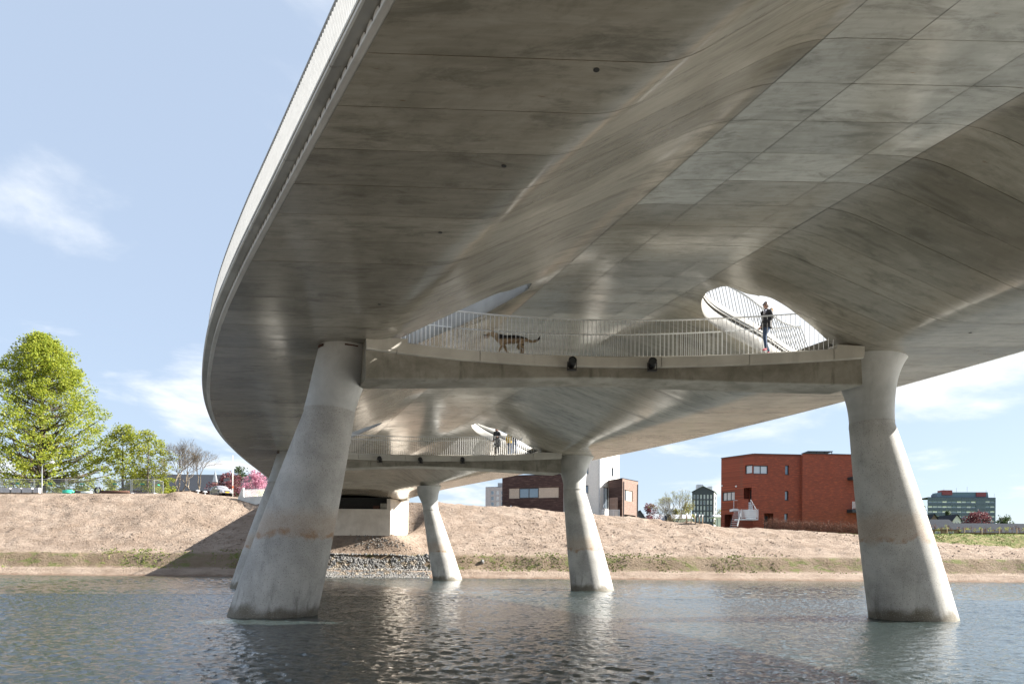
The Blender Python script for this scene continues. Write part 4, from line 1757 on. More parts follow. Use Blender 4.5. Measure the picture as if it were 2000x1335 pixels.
# ------------------------------------------------------------------ brown and white house
def brown_white_house():
    zb = 5.0
    A, B = plan(980.5, 106.0), plan(1100, 103.0)
    o = thing('brown_white_house', (A[0] + 10, A[1] + 5, zb), 'house with dark brown brick wing and tall white rendered block beside the middle pier', 'house')
    z_top = at(980, 929, 106).z
    band = op_px(A, B, 994, 1091, 953.5, 973)
    wall(o, A, B, zb, z_top, [band], M['dark_brick'], 0.2)
    P, L = wall_pts(A, B)
    ub = [ray_on(A, B, px, 960)[0] for px in (994, 1014, 1052, 1091)]
    for i, u in enumerate(((ub[0], ub[1]), (ub[2], ub[3]))):
        m = MB()
        m.add([P(u[0], band[2], -0.08), P(u[1], band[2], -0.08), P(u[1], band[3], -0.08), P(u[0], band[3], -0.08)], [(0, 1, 2, 3)])
        m.build('beige_panel', M['beige'], o)
    window(o, A, B, (ub[1], ub[2], band[2], band[3]), M['frame'], M['glass_blue'], 0.12, 1, 0.12)
    B2, A2 = (B[0] + 2.5, B[1] + 10), (A[0] + 2.5, A[1] + 10)
    wall(o, A2, A, zb, z_top, [], M['dark_brick'])
    slab(o, 'wing_roof', M['slate'], [A, B, B2, A2], z_top - 0.1, z_top + 0.06)
    m = MB()
    p = Vector(P(*ray_on(A, B, 998.5, 987), 0.12))
    m.tube([p, p + Vector((0, -0.1, -0.25))], [0.08, 0.11], 8)
    m.build('wall_lamp', M['white'], o)
    # white block
    Wa, Wb, Wc = plan(1082, 106.5), plan(1172.5, 103.5), plan(1209, 109.0)
    zw = at(1172, 868, 103.5).z
    w1 = op_px(Wa, Wb, 1135, 1149.3, 909.5, 925.5)
    w2 = op_px(Wa, Wb, 1134.5, 1149, 947.5, 963.5)
    wall(o, Wa, Wb, zb, zw, [w1, w2], M['render'], 0.25)
    for w_ in (w1, w2):
        window(o, Wa, Wb, w_, M['frame'], M['glass_blue'], 0.15, 0, 0.12, M['steel'])
    sl = op_px(Wb, Wc, 1194, 1198.5, 912, 929.5)
    dr = op_px(Wb, Wc, 1178, 1188.5, 949.5, 992)
    wall(o, Wb, Wc, zb, zw, [sl, dr], M['render'], 0.3)
    window(o, Wb, Wc, sl, M['frame'], M['glass'], 0.2, 0, 0.1)
    window(o, Wb, Wc, dr, M['frame'], M['glass'], 0.2, 1, 0.12, name='entrance_door')
    Wd = (Wc[0] - 12, Wc[1] + 5)
    slab(o, 'block_roof', M['slate'], [Wa, Wb, Wc, Wd], zw - 0.2, zw)
    m = MB()
    Pw, _ = wall_pts(Wa, Wb)
    u, _z = ray_on(Wa, Wb, 1171, 950)
    m.tube([Pw(u, zb + 2, 0.1), Pw(u, zw - 0.3, 0.1)], 0.07, 8)
    m.build('downpipe', M['steel'], o)
    # brown annex
    Xa, Xb, Xc = plan(1188.5, 104.6), plan(1215.3, 101.5), plan(1246, 105.5)
    zx = at(1215, 933, 101.5).z
    wall(o, Xa, Xb, zb, zx, [], M['dark_brick'])
    wx = op_px(Xb, Xc, 1220, 1235.5, 955.5, 976.5)
    gx = op_px(Xb, Xc, 1219, 1241.5, 1003.5, 1016)
    wall(o, Xb, Xc, zb, zx, [wx, gx], M['mid_brick'], 0.3)  # right face: same brick in a lighter copy, sunlight put into its colour
    P, L = wall_pts(Xb, Xc)
    um = wx[0] + (wx[1] - wx[0]) * 0.26
    window(o, Xb, Xc, (wx[0], um, wx[2], wx[3]), M['frame'], M['glass'], 0.15, 0, 0.08)
    m = MB()
    m.add([P(um, wx[2], -0.1), P(wx[1], wx[2], -0.1), P(wx[1], wx[3], -0.1), P(um, wx[3], -0.1)], [(0, 1, 2, 3)])
    m.build('beige_panel', M['beige'], o)
    m = MB()
    m.add([P(gx[0], gx[2], -0.28), P(gx[1], gx[2], -0.28), P(gx[1], gx[3], -0.28), P(gx[0], gx[3], -0.28)], [(0, 1, 2, 3)])
    m.build('garage_opening', M['dark'], o)
    slab(o, 'annex_roof', M['slate'], [Xa, Xb, Xc, (Xc[0] - 5, Xc[1] + 5)], zx - 0.1, zx + 0.03)
    for px in (1217.5, 1244.8):
        u, _z = ray_on(Xb, Xc, px, 960)
        m = MB()
        m.tube([P(u, zb + 2, 0.08), P(u, zx - 0.5, 0.08)], 0.06, 8)
        m.build('downpipe', M['frame'], o)
    q0, q1 = plan(1191, 101.8), plan(1206.5, 100.8)
    slab(o, 'stair_wall', M['mid_brick'], [q0, q1, (q1[0], q1[1] + 0.4), (q0[0], q0[1] + 0.4)], zb, at(1191, 971.5, 101.8).z)
    a, b = at(1175, 994.5, 101.0), at(1210, 995, 99.6)
    m = MB()
    m.add([(a.x, a.y, a.z - 1.4), (b.x, b.y, a.z - 1.4), b, a], [(0, 1, 2, 3)])
    m.build('glass_balustrade', M['clear'], o)
    m = MB()
    m.bar(a, b, 0.05, 0.05)
    for i in range(4):
        p = a.lerp(b, i / 3)
        m.bar(p, p - Vector((0, 0, 2.0)), 0.05, 0.05)
    h0, h1 = at(1179, 992, 101.5), at(1184, 974, 102.5)
    m.bar(h0, h1, 0.06, 0.06)
    m.bar(h0 + Vector((0, 0, -1)), h1 + Vector((0, 0, -1)), 0.06, 0.06)
    m.bar(h1, h1 + Vector((0, 0, -1.1)), 0.06, 0.06)
    m.build('balustrade_rail', M['steel'], o)


brown_white_house()


# ------------------------------------------------------------------ far blocks
def simple_block(name, A, B, depth, zb, zt, mat, ops, frame, glass, label, cat, dirx=0.15, side_ops=None):
    o = thing(name, ((A[0] + B[0]) / 2, (A[1] + B[1]) / 2 + depth / 2, zb), label, cat)
    wall(o, A, B, zb, zt, ops, mat, 0.3)
    for q in ops:
        window(o, A, B, q, frame, glass[hash(round(q[0] * 7 + q[2] * 13)) % len(glass)], 0.2, 0, 0.14)
    A2, B2 = (A[0] + depth * dirx, A[1] + depth), (B[0] + depth * dirx, B[1] + depth)
    wall(o, B, B2, zb, zt, [], mat)
    wall(o, A2, A, zb, zt, [], mat)
    slab(o, 'roof', M['slate'], [A, B, B2, A2], zt - 0.15, zt - 0.02)
    return o


A, B = plan(948, 205), plan(986, 203)
ops = []
for x in (958.2, 968.2, 978.2):
    for y in (957, 968, 979):
        ops.append(op_px(A, B, x, x + 6.6, y, y + 8.6))
ob = simple_block('apartment_block', A, B, 14, 4, at(948, 950.5, 205).z, M['greyblock'], ops, M['steel'], [M['glass_blue'], M['glass_pale']],
                  'grey apartment block peeking out left of the brown brick wing', 'building')
a = at(972, 941, 206)
slab(ob, 'roof_box', M['greyblock'], [(a.x, a.y + 2), (a.x + 2.2, a.y + 2), (a.x + 2.2, a.y + 6), (a.x, a.y + 6)], at(948, 951, 205).z - 0.2, a.z)


def gabled_block():
    A, B = plan(1351.5, 262), plan(1394.3, 260)
    ze, za, zb = at(1351, 959, 262).z, at(1373, 949, 261).z, 4.0
    o = thing('gabled_apartment_block', ((A[0] + B[0]) / 2, A[1] + 5, zb), 'dark slate coloured five storey block with a gable and rows of narrow windows', 'building')
    ops = []
    for x in (1356.3, 1362.7, 1369.2, 1375.8, 1382.3, 1388.9):
        for y in (969.5, 980.6, 991.6, 1002.4, 1013.5):
            ops.append(op_px(A, B, x - 1.55, x + 1.55, y - 4.2, y + 4.2))
    wall(o, A, B, zb, ze, ops, M['navy'], 0.3)
    for i, q in enumerate(ops):
        window(o, A, B, q, M['steel'], M['glass_blue'] if (i * 7) % 11 < 3 else M['glass_pale'], 0.2, 0, 0.1)
    P, L = wall_pts(A, B)
    m = MB()
    m.add([P(0, ze), P(L, ze), P(L / 2, za)], [(0, 1, 2)])
    m.build('gable', M['navy'], o)
    C_ = plan(1399.3, 272)
    sops = [op_px(B, C_, 1396.4, 1398.4, y - 4, y + 4) for y in (971, 982, 993, 1004)]
    wall(o, B, C_, zb, ze, sops, M['greyblock'], 0.3)
    for q in sops:
        window(o, B, C_, q, M['frame'], M['glass_blue'], 0.2, 0, 0.1)
    dx, dy = (C_[0] - B[0]), (C_[1] - B[1])
    m = MB()
    e = 0.35
    m.add([P(-e, ze - 0.2, e), P(L / 2, za + 0.15, e), P(L + e, ze - 0.2, e)] + [(x + dx, y + dy, z) for x, y, z in (P(-e, ze - 0.2, e), P(L / 2, za + 0.15, e), P(L + e, ze - 0.2, e))],
          [(0, 1, 4, 3), (1, 2, 5, 4)])
    m.build('roof', M['tile'], o)
    for px, w_ in ((1367.7, 2.6), (1387.5, 1.6)):
        p = at(px, 946, 264)
        m = MB()
        m.box(p.x - w_ * 0.45, p.x + w_ * 0.45, p.y, p.y + 2, ze, at(px, 945.5 if w_ > 2 else 949, 264).z)
        m.build('roof_vent', M['steel'], o)


gabled_block()


def office():
    Y = 430
    A, B = plan(1811.5, Y), plan(1944.5, Y)
    zt, zb = at(1811, 970, Y).z, 4.0
    o = thing('office_block', ((A[0] + B[0]) / 2, Y + 8, zb), 'long grey concrete office block with red boxes on its roof', 'building')
    rows = [(977.3, 981.3), (987, 991), (996.7, 1000.7), (1006.2, 1010.2), (1015.5, 1019)]
    ops = []
    spans = [(1812.5, 1906.5), (1925, 1943.5)]
    for y0, y1 in rows:
        for x0, x1 in spans:
            ops.append(op_px(A, B, x0, x1, y0, y1))
    wall(o, A, B, zb, zt, ops, M['office'], 0.6)
    rnd = random.Random(5)
    P, L = wall_pts(A, B)
    for (u0, u1, z0, z1) in ops:
        n = max(2, int((u1 - u0) / 2.8))
        for k in range(n):
            a = u0 + (u1 - u0) * k / n
            b = u0 + (u1 - u0) * (k + 1) / n
            window(o, A, B, (a, b, z0, z1), M['office'], M['white'] if rnd.random() < 0.16 else (M['glass_pale'] if rnd.random() < 0.5 else M['glass_blue']), 0.35, 0, 0.18)
    for x0, x1, y0 in ((1811.5, 1944.5, 0),):
        B2, A2 = (B[0] + 2, B[1] + 16), (A[0] + 2, A[1] + 16)
        wall(o, B, B2, zb, zt, [], M['office'])
        slab(o, 'roof', M['slate'], [A, B, B2, A2], zt - 0.3, zt - 0.1)
    # vertical panel joints as thin fins
    m = MB()
    for k in range(1, 38):
        u = L * k / 38
        for y0, y1 in ((970, 977.3), (981.3, 987), (991, 996.7), (1000.7, 1006.2), (1010.2, 1015.5)):
            z1_, z0_ = at(1811, y0, Y).z, at(1811, y1, Y).z
            m.bar(P(u, z0_ + 0.1, 0.05), P(u, z1_ - 0.1, 0.05), 0.2, 0.25)
    m.build('facade_fins', M['office'], o, kind='stuff')
    a, b = at(1836, 960.5, Y + 4), at(1931, 960.5, Y + 4)
    m = MB()
    m.add([(a.x, a.y, zt - 0.1), (b.x, b.y, zt - 0.1), (b.x - 0.6, b.y, b.z), (a.x + 0.6, a.y, a.z), (a.x, a.y + 9, zt - 0.1), (b.x, b.y + 9, zt - 0.1), (b.x - 0.6, b.y + 9, b.z), (a.x + 0.6, a.y + 9, a.z)],
          [(0, 1, 2, 3), (1, 5, 6, 2), (4, 0, 3, 7), (3, 2, 6, 7)])
    m.build('plant_storey', M['teal'], o)
    for x0, x1, y0, y1 in ((1840.5, 1860, 956.5, 966), (1907, 1926, 961, 969.3)):
        a, b = at(x0, y0, Y + 3.4), at(x1, y1, Y + 3.4)
        m = MB()
        m.box(a.x, b.x, a.y, a.y + 5, b.z, a.z)
        m.build('red_plant_box', M['maroon'], o)
    a, b = at(1824, 965, Y + 2), at(1830, 970, Y + 2)
    m = MB()
    m.box(a.x, b.x, a.y, a.y + 3, b.z - 0.3, a.z)
    m.build('roof_box', M['office'], o)
    for px, y0 in ((1843.5, 953), (1868, 952), (1889, 950), (1926, 956), (1942, 963)):
        p = at(px, y0, Y + 6)
        m = MB()
        m.tube([(p.x, p.y, zt), tuple(p)], 0.09, 5)
        m.build('aerial', M['steel'], o)


office()


def gable_house(name, px0, px1, y_eave, y_apex, Y, depth, wallm, roofm, label, zb=3.5, ridge_dx=0.0):
    A, B = plan(px0, Y), plan(px1, Y)
    ze, za = at(px0, y_eave, Y).z, at((px0 + px1) / 2, y_apex, Y).z
    o = thing(name, ((A[0] + B[0]) / 2, Y + depth / 2, zb), label, 'house')
    P, L = wall_pts(A, B)
    m = MB()
    m.add([P(0, zb), P(L, zb), P(L, ze), P(L / 2, za), P(0, ze)], [(0, 1, 2, 3, 4)])
    m.add([P(L, zb), P(L, zb, -depth), P(L, ze, -depth), P(L, ze)], [(0, 1, 2, 3)])
    m.add([P(0, zb), P(0, ze), P(0, ze, -depth), P(0, zb, -depth)], [(0, 1, 2, 3)])
    m.build('wall', wallm, o)
    m = MB()
    e = 0.4
    k = (za - ze) / (L / 2)
    m.add([P(-e, ze - e * k + .1, e), P(L / 2, za + .12, e), P(L + e, ze - e * k + .1, e), P(-e, ze - e * k + .1, -depth), P(L / 2, za + .12, -depth), P(L + e, ze - e * k + .1, -depth)], [(0, 1, 4, 3), (1, 2, 5, 4)])
    m.build('roof', roofm, o)
    for u in (0.3, 0.7):
        w_ = L * 0.12
        window(o, A, B, (L * u - w_, L * u + w_, zb + (ze - zb) * 0.55, ze - 0.5), M['white'], M['glass'], -0.08, 0, 0.1)
    return o


def long_roof(name, px0, px1, y_ridge, y_eave, Y, wallm, roofm, label, zb=3.5, run=5.0):
    """house seen from its long side: wall below, roof plane rising away"""
    A, B = plan(px0, Y), plan(px1, Y)
    ze, zr = at(px0, y_eave, Y).z, at(px0, y_ridge, Y + run).z
    o = thing(name, ((A[0] + B[0]) / 2, Y + run, zb), label, 'house')
    P, L = wall_pts(A, B)
    n = max(2, int(L / 4))
    ops = [(L * (i + 0.3) / n, L * (i + 0.7) / n, zb + (ze - zb) * 0.4, ze - 0.4) for i in range(n)] if ze - zb > 1.6 else []
    wall(o, A, B, zb, ze, ops, wallm)
    for q in ops:
        window(o, A, B, q, M['white'], M['glass'], 0.1, 0, 0.1)
    m = MB()
    m.add([P(-.4, ze, .4), P(L + .4, ze, .4), P(L, zr, -run), P(0, zr, -run), P(-.4, ze, -2 * run), P(L + .4, ze, -2 * run)], [(0, 1, 2, 3), (3, 2, 5, 4), (0, 3, 4), (1, 5, 2)])
    m.build('roof', roofm, o)
    return o


gable_house('gabled_house', 1812, 1836, 1020, 1003.5, 170, 12, M['mid_brick'], M['slate'], 'brown brick gabled house just right of the large right pier')
gable_house('white_gabled_house', 1861, 1876.5, 1014.5, 1004.5, 176, 9, M['render'], M['slate'], 'small house with white gable in front of the office block')
long_roof('thatched_house', 1818.5, 1871, 1013.5, 1033, 150, M['mid_brick'], M['slate'], 'low house with broad dark roof below the office block', run=3)
long_roof('long_low_house', 1878, 2060, 1021, 1039, 155, M['mid_brick'], M['slate'], 'long low building with dark roof at the right edge', run=3)
long_roof('grey_roofed_house', 1272.5, 1303, 1003.5, 1016, 180, M['greyblock'], M['tile'], 'small house with pale grey roof between the two houses', run=4)
gable_house('brick_gable_cottage', 1302, 1313.5, 1014, 1004.5, 178, 8, M['mid_brick'], M['slate'], 'tiny brown gable beside the pale grey roof')
gable_house('slate_gable_house', 1238, 1262, 1014, 996.5, 170, 10, M['navy'], M['slate'], 'dark gabled house half hidden behind the brown annex')
long_roof('pale_shed', 1312, 1352, 1004, 1012, 190, M['render'], M['tile'], 'pale low shed left of the dark gabled block', run=3)
long_roof('white_flat_building', 1397.5, 1412, 1004.5, 1009, 210, M['render'], M['tile'], 'white low building between dark block and red house', run=3)
# long dark church-like building behind the left trees
ch = long_roof('slate_roofed_hall', 236, 520, 925, 957, 150, M['dark_brick'], M['slate'], 'long hall with dark slate roof behind the bare tree', zb=9, run=6)
cx = at(420, 960, 148)
m = MB()
m.box(cx.x - 0.4, cx.x + 0.4, cx.y - 0.4, cx.y + 0.4, 9, at(420, 941, 148).z)
m.build('turret', M['mid_brick'], ch)
m = MB()
zt_ = at(420, 941, 148).z
m.add([(cx.x - 0.42, cx.y - 0.42, zt_), (cx.x + 0.42, cx.y - 0.42, zt_), (cx.x + 0.42, cx.y + 0.42, zt_), (cx.x - 0.42, cx.y + 0.42, zt_), (cx.x, cx.y, at(420, 917, 148).z)], [(0, 1, 4), (1, 2, 4), (2, 3, 4), (3, 0, 4)])
m.build('spire', M['steel'], ch)

# ------------------------------------------------------------------ vegetation
def mat_leaf(name, cols, trans=0.55):
    m = NT(name)
    c = m.coord('Object')
    gi = m.n('ShaderNodeNewGeometry')
    f = m.noise(c, 0.45, 4, 0.6)
    rnd = gi.outputs['Random Per Island']
    col = m.mix(m.rng(f, 0.35, 0.65), cols[0], cols[1])
    col = m.mix(m.rng(rnd, 0.55, 1.0), col, cols[2])
    m.col(col)
    m.rough(0.55, 0.3)
    tr = m.n('ShaderNodeBsdfTranslucent')
    m.link(m.mix(0.5, col, cols[2]), tr.inputs['Color'])
    mx = m.n('ShaderNodeMixShader')
    mx.inputs[0].default_value = trans
    out = m.t.nodes['Material Output']
    m.link(m.b.outputs[0], mx.inputs[1])
    m.link(tr.outputs[0], mx.inputs[2])
    m.link(mx.outputs[0], out.inputs['Surface'])
    return m.mat


M['leaf_green'] = mat_leaf('chestnut_leaves', [(0.14, 0.205, 0.022), (0.24, 0.30, 0.032), (0.38, 0.39, 0.06)])
M['leaf_yellow'] = mat_leaf('young_leaves', [(0.16, 0.215, 0.025), (0.215, 0.26, 0.035), (0.32, 0.32, 0.05)])
M['leaf_dark'] = mat_leaf('dark_leaves', [(0.03, 0.06, 0.022), (0.045, 0.075, 0.03), (0.07, 0.10, 0.04)], 0.25)
M['leaf_pink'] = mat_leaf('cherry_blossom', [(0.38, 0.14, 0.22), (0.48, 0.22, 0.31), (0.60, 0.36, 0.44)], 0.4)
M['leaf_purple'] = mat_leaf('copper_leaves', [(0.075, 0.022, 0.032), (0.11, 0.030, 0.040), (0.16, 0.05, 0.06)], 0.35)
M['leaf_pale'] = mat_leaf('olive_spring_leaves', [(0.17, 0.175, 0.05), (0.23, 0.22, 0.075), (0.30, 0.28, 0.12)], 0.4)
M['bark'] = plain('bark', (0.085, 0.070, 0.055), 0.95, 0, 0.25, 5)
M['bark_pale'] = plain('pale_bark', (0.20, 0.17, 0.13), 0.95, 0, 0.2, 5)
M['twig'] = plain('brown_twigs', (0.17, 0.088, 0.060), 0.95, 0, 0.25, 5)


def leaf_quads(mb, c, r, n, size, rnd, flat=0.8):
    for _ in range(n):
        while True:
            d = Vector((rnd.uniform(-1, 1), rnd.uniform(-1, 1), rnd.uniform(-1, 1)))
            if d.length < 1:
                break
        p = c + Vector((d.x * r, d.y * r, d.z * r * flat))
        a = Vector((rnd.gauss(0, 1), rnd.gauss(0, 1), rnd.gauss(0, 0.6))).normalized()
        b = a.cross(Vector((rnd.gauss(0, 1), rnd.gauss(0, 1), rnd.gauss(0, 1)))).normalized()
        s = size * rnd.uniform(0.6, 1.3)
        mb.add([p - a * s * 0.5, p + b * s * 0.32, p + a * s * 0.5, p - b * s * 0.32], [(0, 1, 2, 3)])


def tree(name, loc, hgt, prof, tips, leaves, leaf_size, leafm, label, seed, group=None, trunk_r=0.3, bark=None, clump=0.9, first=0.15, stems=1, cat='tree'):
    """prof: list of (fraction of height, crown radius); tips fill that volume and are joined to the trunk"""
    rnd = random.Random(seed)
    o = thing(name, loc, label, cat, group, local=True)
    fr = [p[0] for p in prof]
    ra = [p[1] for p in prof]
    mt = MB()
    spine = []
    for s in range(stems):
        off = Vector((rnd.uniform(-1, 1), rnd.uniform(-1, 1), 0)) * (0.7 if stems > 1 else 0)
        lean = Vector((rnd.uniform(-0.05, 0.05), rnd.uniform(-0.05, 0.05), 0)) * hgt * (1.6 if stems > 1 else 0.6)
        pts = [off + lean * (k / 7) ** 1.3 + Vector((rnd.gauss(0, 0.03), rnd.gauss(0, 0.03), 0)) * hgt * 0.12 * (k > 0) + Vector((0, 0, hgt * 0.93 * k / 7)) for k in range(8)]
        rr_ = [trunk_r * (1.25 if k == 0 else 1) * (1 - 0.88 * k / 7) / (1 if stems == 1 else 1.25) for k in range(8)]
        mt.tube(pts, rr_, 9)
        spine.append(pts)
    ml = MB()
    for i in range(tips):
        f = rnd.uniform(0, 1) ** 0.85
        f = fr[0] + (fr[-1] - fr[0]) * f
        R = float(np.interp(f, fr, ra))
        a = rnd.uniform(0, 2 * math.pi)
        q = math.sqrt(rnd.uniform(0.05, 1.0))
        q *= 1.0 + 0.22 * math.sin(3 * a + seed) * math.sin(9 * f + seed)
        p = Vector((math.cos(a) * R * q, math.sin(a) * R * q, f * hgt + rnd.gauss(0, 0.25)))
        sp_ = rnd.choice(spine)
        zf = max(first * 7, (p.z - R * 0.55 * q) / (hgt * 0.93) * 7)
        k0 = min(6, max(0, int(zf)))
        b0 = sp_[k0].lerp(sp_[k0 + 1], min(1, max(0, zf - k0)))
        mid = b0.lerp(p, 0.5) + Vector((rnd.gauss(0, 0.2), rnd.gauss(0, 0.2), -0.08 * (p - b0).length))
        if i % 4 == 0 or tips < 90:
            w = 0.025 + 0.013 * (p - b0).length * (trunk_r / 0.4)
            mt.tube([b0, mid, p], [w, w * 0.55, 0.012], 4, cap=False)
        leaf_quads(ml, p, clump * rnd.uniform(0.6, 1.25), int(leaves * rnd.uniform(0.5, 1.4)), leaf_size, rnd)
    mt.build('trunk', bark or M['bark'], o, smooth=True)
    ml.build('crown', leafm, o)
    return o


def bare_tree(name, loc, hgt, label, seed, spread=0.5, trunk_r=0.2, depth=6, stems=3, bark=None, buds=None, group=None):
    rnd = random.Random(seed)
    o = thing(name, loc, label, 'tree', group, local=True)
    mt = MB()
    ml = MB()
    tw = MB()

    def grow(p, d, L, r, k):
        q = p + d * L * 0.5 + Vector((rnd.gauss(0, 0.06), rnd.gauss(0, 0.06), rnd.gauss(0, 0.03))) * L
        e = p + d * L
        (mt if k < 3 else tw).tube([p, q, e], [r, r * 0.85, r * 0.7], 6 if k < 2 else 3, cap=False)
        if k >= depth:
            if buds:
                leaf_quads(ml, e, 0.25, 3, 0.16, rnd)
            return
        for _ in range(2 if k < 1 else (3 if rnd.random() < 0.62 else 2)):
            dd = (d + Vector((rnd.gauss(0, spread), rnd.gauss(0, spread), rnd.gauss(0.10, spread * 0.5)))).normalized()
            if dd.z < -0.1:
                dd.z = 0.1
            grow(p.lerp(e, rnd.uniform(0.75, 1.0)), dd, L * rnd.uniform(0.66, 0.86), r * 0.66, k + 1)
    for s in range(stems):
        a = 2 * math.pi * s / stems + rnd.uniform(0, 1)
        d = Vector((math.cos(a) * spread * 0.7, math.sin(a) * spread * 0.7, 1)).normalized() if stems > 1 else Vector((0, 0, 1))
        grow(Vector((math.cos(a) * 0.15, math.sin(a) * 0.15, -0.2)), d, hgt * 0.27, trunk_r, 0)
    mt.build('trunk', bark or M['bark'], o, smooth=True)
    tw.build('twigs', bark or M['bark'], o, kind='stuff')
    if buds:
        ml.build('buds', buds, o, kind='stuff')
    return o


def ground_at(px, Y, dy=0.0):
    x = at(px, 1000, Y).x
    return (x, Y, bank_z(x, Y) - 0.05 + dy)


CH = [(0.05, 7.2), (0.12, 10.0), (0.28, 10.2), (0.45, 9.3), (0.60, 7.8), (0.75, 5.6), (0.86, 4.4), (0.95, 2.6), (1.0, 0.9)]
tree('chestnut_tree', ground_at(80, 106), 25.2, CH, 900, 62, 0.32, M['leaf_green'], 'tall broad chestnut tree in fresh green leaf behind the fence', 21, None, 0.62, clump=1.15, first=0.12)
tree('young_chestnut_tree', ground_at(287, 106), 10.6, [(0.14, 2.6), (0.3, 4.2), (0.5, 4.4), (0.7, 3.7), (0.88, 2.4), (1.0, 0.8)], 150, 40, 0.30, M['leaf_yellow'], 'smaller yellow green tree right of the tall chestnut, next to the bare tree', 5, None, 0.20, clump=0.8)
tree('young_chestnut_tree', ground_at(240, 107), 11.6, [(0.14, 2.4), (0.3, 3.8), (0.5, 4.0), (0.7, 3.4), (0.88, 2.1), (1.0, 0.7)], 150, 40, 0.30, M['leaf_yellow'], 'smaller yellow green tree close beside the tall chestnut', 9, None, 0.22, clump=0.8)
bare_tree('bare_tree', ground_at(352, 104), 10.2, 'bare many stemmed tree without leaves left of the car', 14, 0.40, 0.11, 7, 3, M['bark_pale'])
bare_tree('bare_tree', ground_at(378, 104), 8.6, 'lower spreading bare tree just behind the car', 4, 0.46, 0.10, 7, 2, M['bark_pale'])
tree('copper_tree', ground_at(447, 118), 5.6, [(0.08, 2.2), (0.3, 3.4), (0.6, 3.0), (0.85, 1.8), (1.0, 0.5)], 70, 32, 0.32, M['leaf_purple'], 'dark copper leaved small tree behind the white pole', 31, None, 0.14, clump=0.7)
tree('cherry_tree', ground_at(499, 106), 4.7, [(0.06, 1.5), (0.25, 2.2), (0.5, 2.3), (0.75, 1.7), (1.0, 0.5)], 95, 40, 0.26, M['leaf_pink'], 'cherry tree in pink blossom beside the end of the bridge', 12, None, 0.13, clump=0.6)
tree('green_tree', ground_at(468, 124), 7.6, [(0.3, 1.0), (0.5, 2.0), (0.75, 2.0), (1.0, 0.5)], 45, 30, 0.32, M['leaf_dark'], 'dark green treetop behind the pink cherry', 15, None, 0.14, clump=0.7)
for i, (px, Y, hh, rr2, lm, lab) in enumerate([
        (30, 112, 2.6, 3.6, 'leaf_pale', 'pale flowering bush behind the fence at the left edge'),
        (105, 113, 2.4, 2.4, 'leaf_green', 'green bush behind the fence under the tall chestnut'),
        (165, 112, 2.6, 2.8, 'leaf_yellow', 'yellow green bush behind the middle of the fence'),
        (215, 113, 2.5, 2.4, 'leaf_green', 'green bush behind the fence left of the young chestnuts'),
        (322, 109, 3.4, 1.8, 'leaf_yellow', 'yellow green bush at the right end of the fence'),
        (520, 100, 1.6, 1.2, 'leaf_green', 'small green bush behind the white parapet railing')]):
    tree('bush', ground_at(px, Y), hh, [(0.05, rr2 * 0.8), (0.4, rr2), (0.75, rr2 * 0.8), (1.0, rr2 * 0.3)], 46, 34, 0.30, M[lm], lab, 40 + i, 'bushes on the dyke', 0.05, clump=0.6, cat='bush')


def tree_px(name, px, y_top, Y, prof, tips, leaves, size, lm, label, seed, zb=4.5, tr=0.2, clump=0.9, fn=tree, **kw):
    p = at(px, y_top, Y)
    return tree(name, (p.x, Y, zb), p.z - zb, prof, tips, leaves, size, M[lm], label, seed, None, tr, clump=clump, **kw)


# trees between the houses and on the right
tree_px('copper_tree', 1270, 987, 175, [(0.25, 2.0), (0.5, 3.2), (0.75, 2.6), (1.0, 0.7)], 60, 30, 0.40, 'leaf_purple', 'purple leaved tree right of the brown annex', 51)
p = at(1287, 976, 185)
bare_tree('bare_tree', (p.x, 185, 5), p.z - 5, 'slim bare tree next to the purple tree', 61, 0.30, 0.15, 6, 1)
p = at(1299, 969, 185)
bare_tree('bare_tree', (p.x, 185, 5), p.z - 5, 'rounded bare tree in the middle of the far trees', 62, 0.34, 0.2, 6, 1)
p = at(1325, 950, 150)
bare_tree('budding_tree', (p.x, 150, 6), p.z - 6, 'tall loose tree with pale buds left of the dark gabled block', 63, 0.26, 0.14, 6, 3, M['bark_pale'], M['leaf_pale'])
for i, (px, yt, Y, R, lab) in enumerate([(1338, 984, 230, 2.4, 'yellow green poplar left of the dark gabled block'), (1346, 980, 232, 2.4, 'taller yellow green poplar touching the dark gabled block'), (1405, 993, 240, 3.0, 'yellow green treetop between dark block and red house'), (1320, 996, 225, 4.0, 'yellow green bush under the tall budding tree')]):
    tree_px('poplar_tree', px, yt, Y, [(0.2, R * 0.7), (0.5, R), (0.8, R * 0.7), (1.0, R * 0.2)], 40, 30, 0.5, 'leaf_pale', lab, 70 + i)
tree_px('copper_beech', 1908, 1000, 200, [(0.3, 3.6), (0.5, 4.9), (0.75, 4.3), (1.0, 1.4)], 120, 40, 0.45, 'leaf_purple', 'broad copper red tree in front of the office block', 81, clump=1.0)
for i, (px, yt, Y, R, lab) in enumerate([(1800, 990, 160, 2.0, 'dark conifer touching the large right pier'), (1851, 999, 185, 2.4, 'dark conifer in front of the office windows')]):
    tree_px('conifer', px, yt, Y, [(0.2, R), (0.5, R * 0.8), (0.8, R * 0.4), (1.0, 0.1)], 60, 40, 0.4, 'leaf_dark', lab, 90 + i, clump=0.7)
for i, (px, yt, R, lab) in enumerate([(1955, 1010, 2.0, 'left of two green treetops at the far right'), (1968, 1008, 2.8, 'right of two green treetops at the far right')]):
    tree_px('green_tree', px, yt, 210, [(0.3, R * 0.8), (0.6, R), (0.85, R * 0.7), (1.0, 0.3)], 45, 30, 0.45, 'leaf_dark', lab, 95 + i)


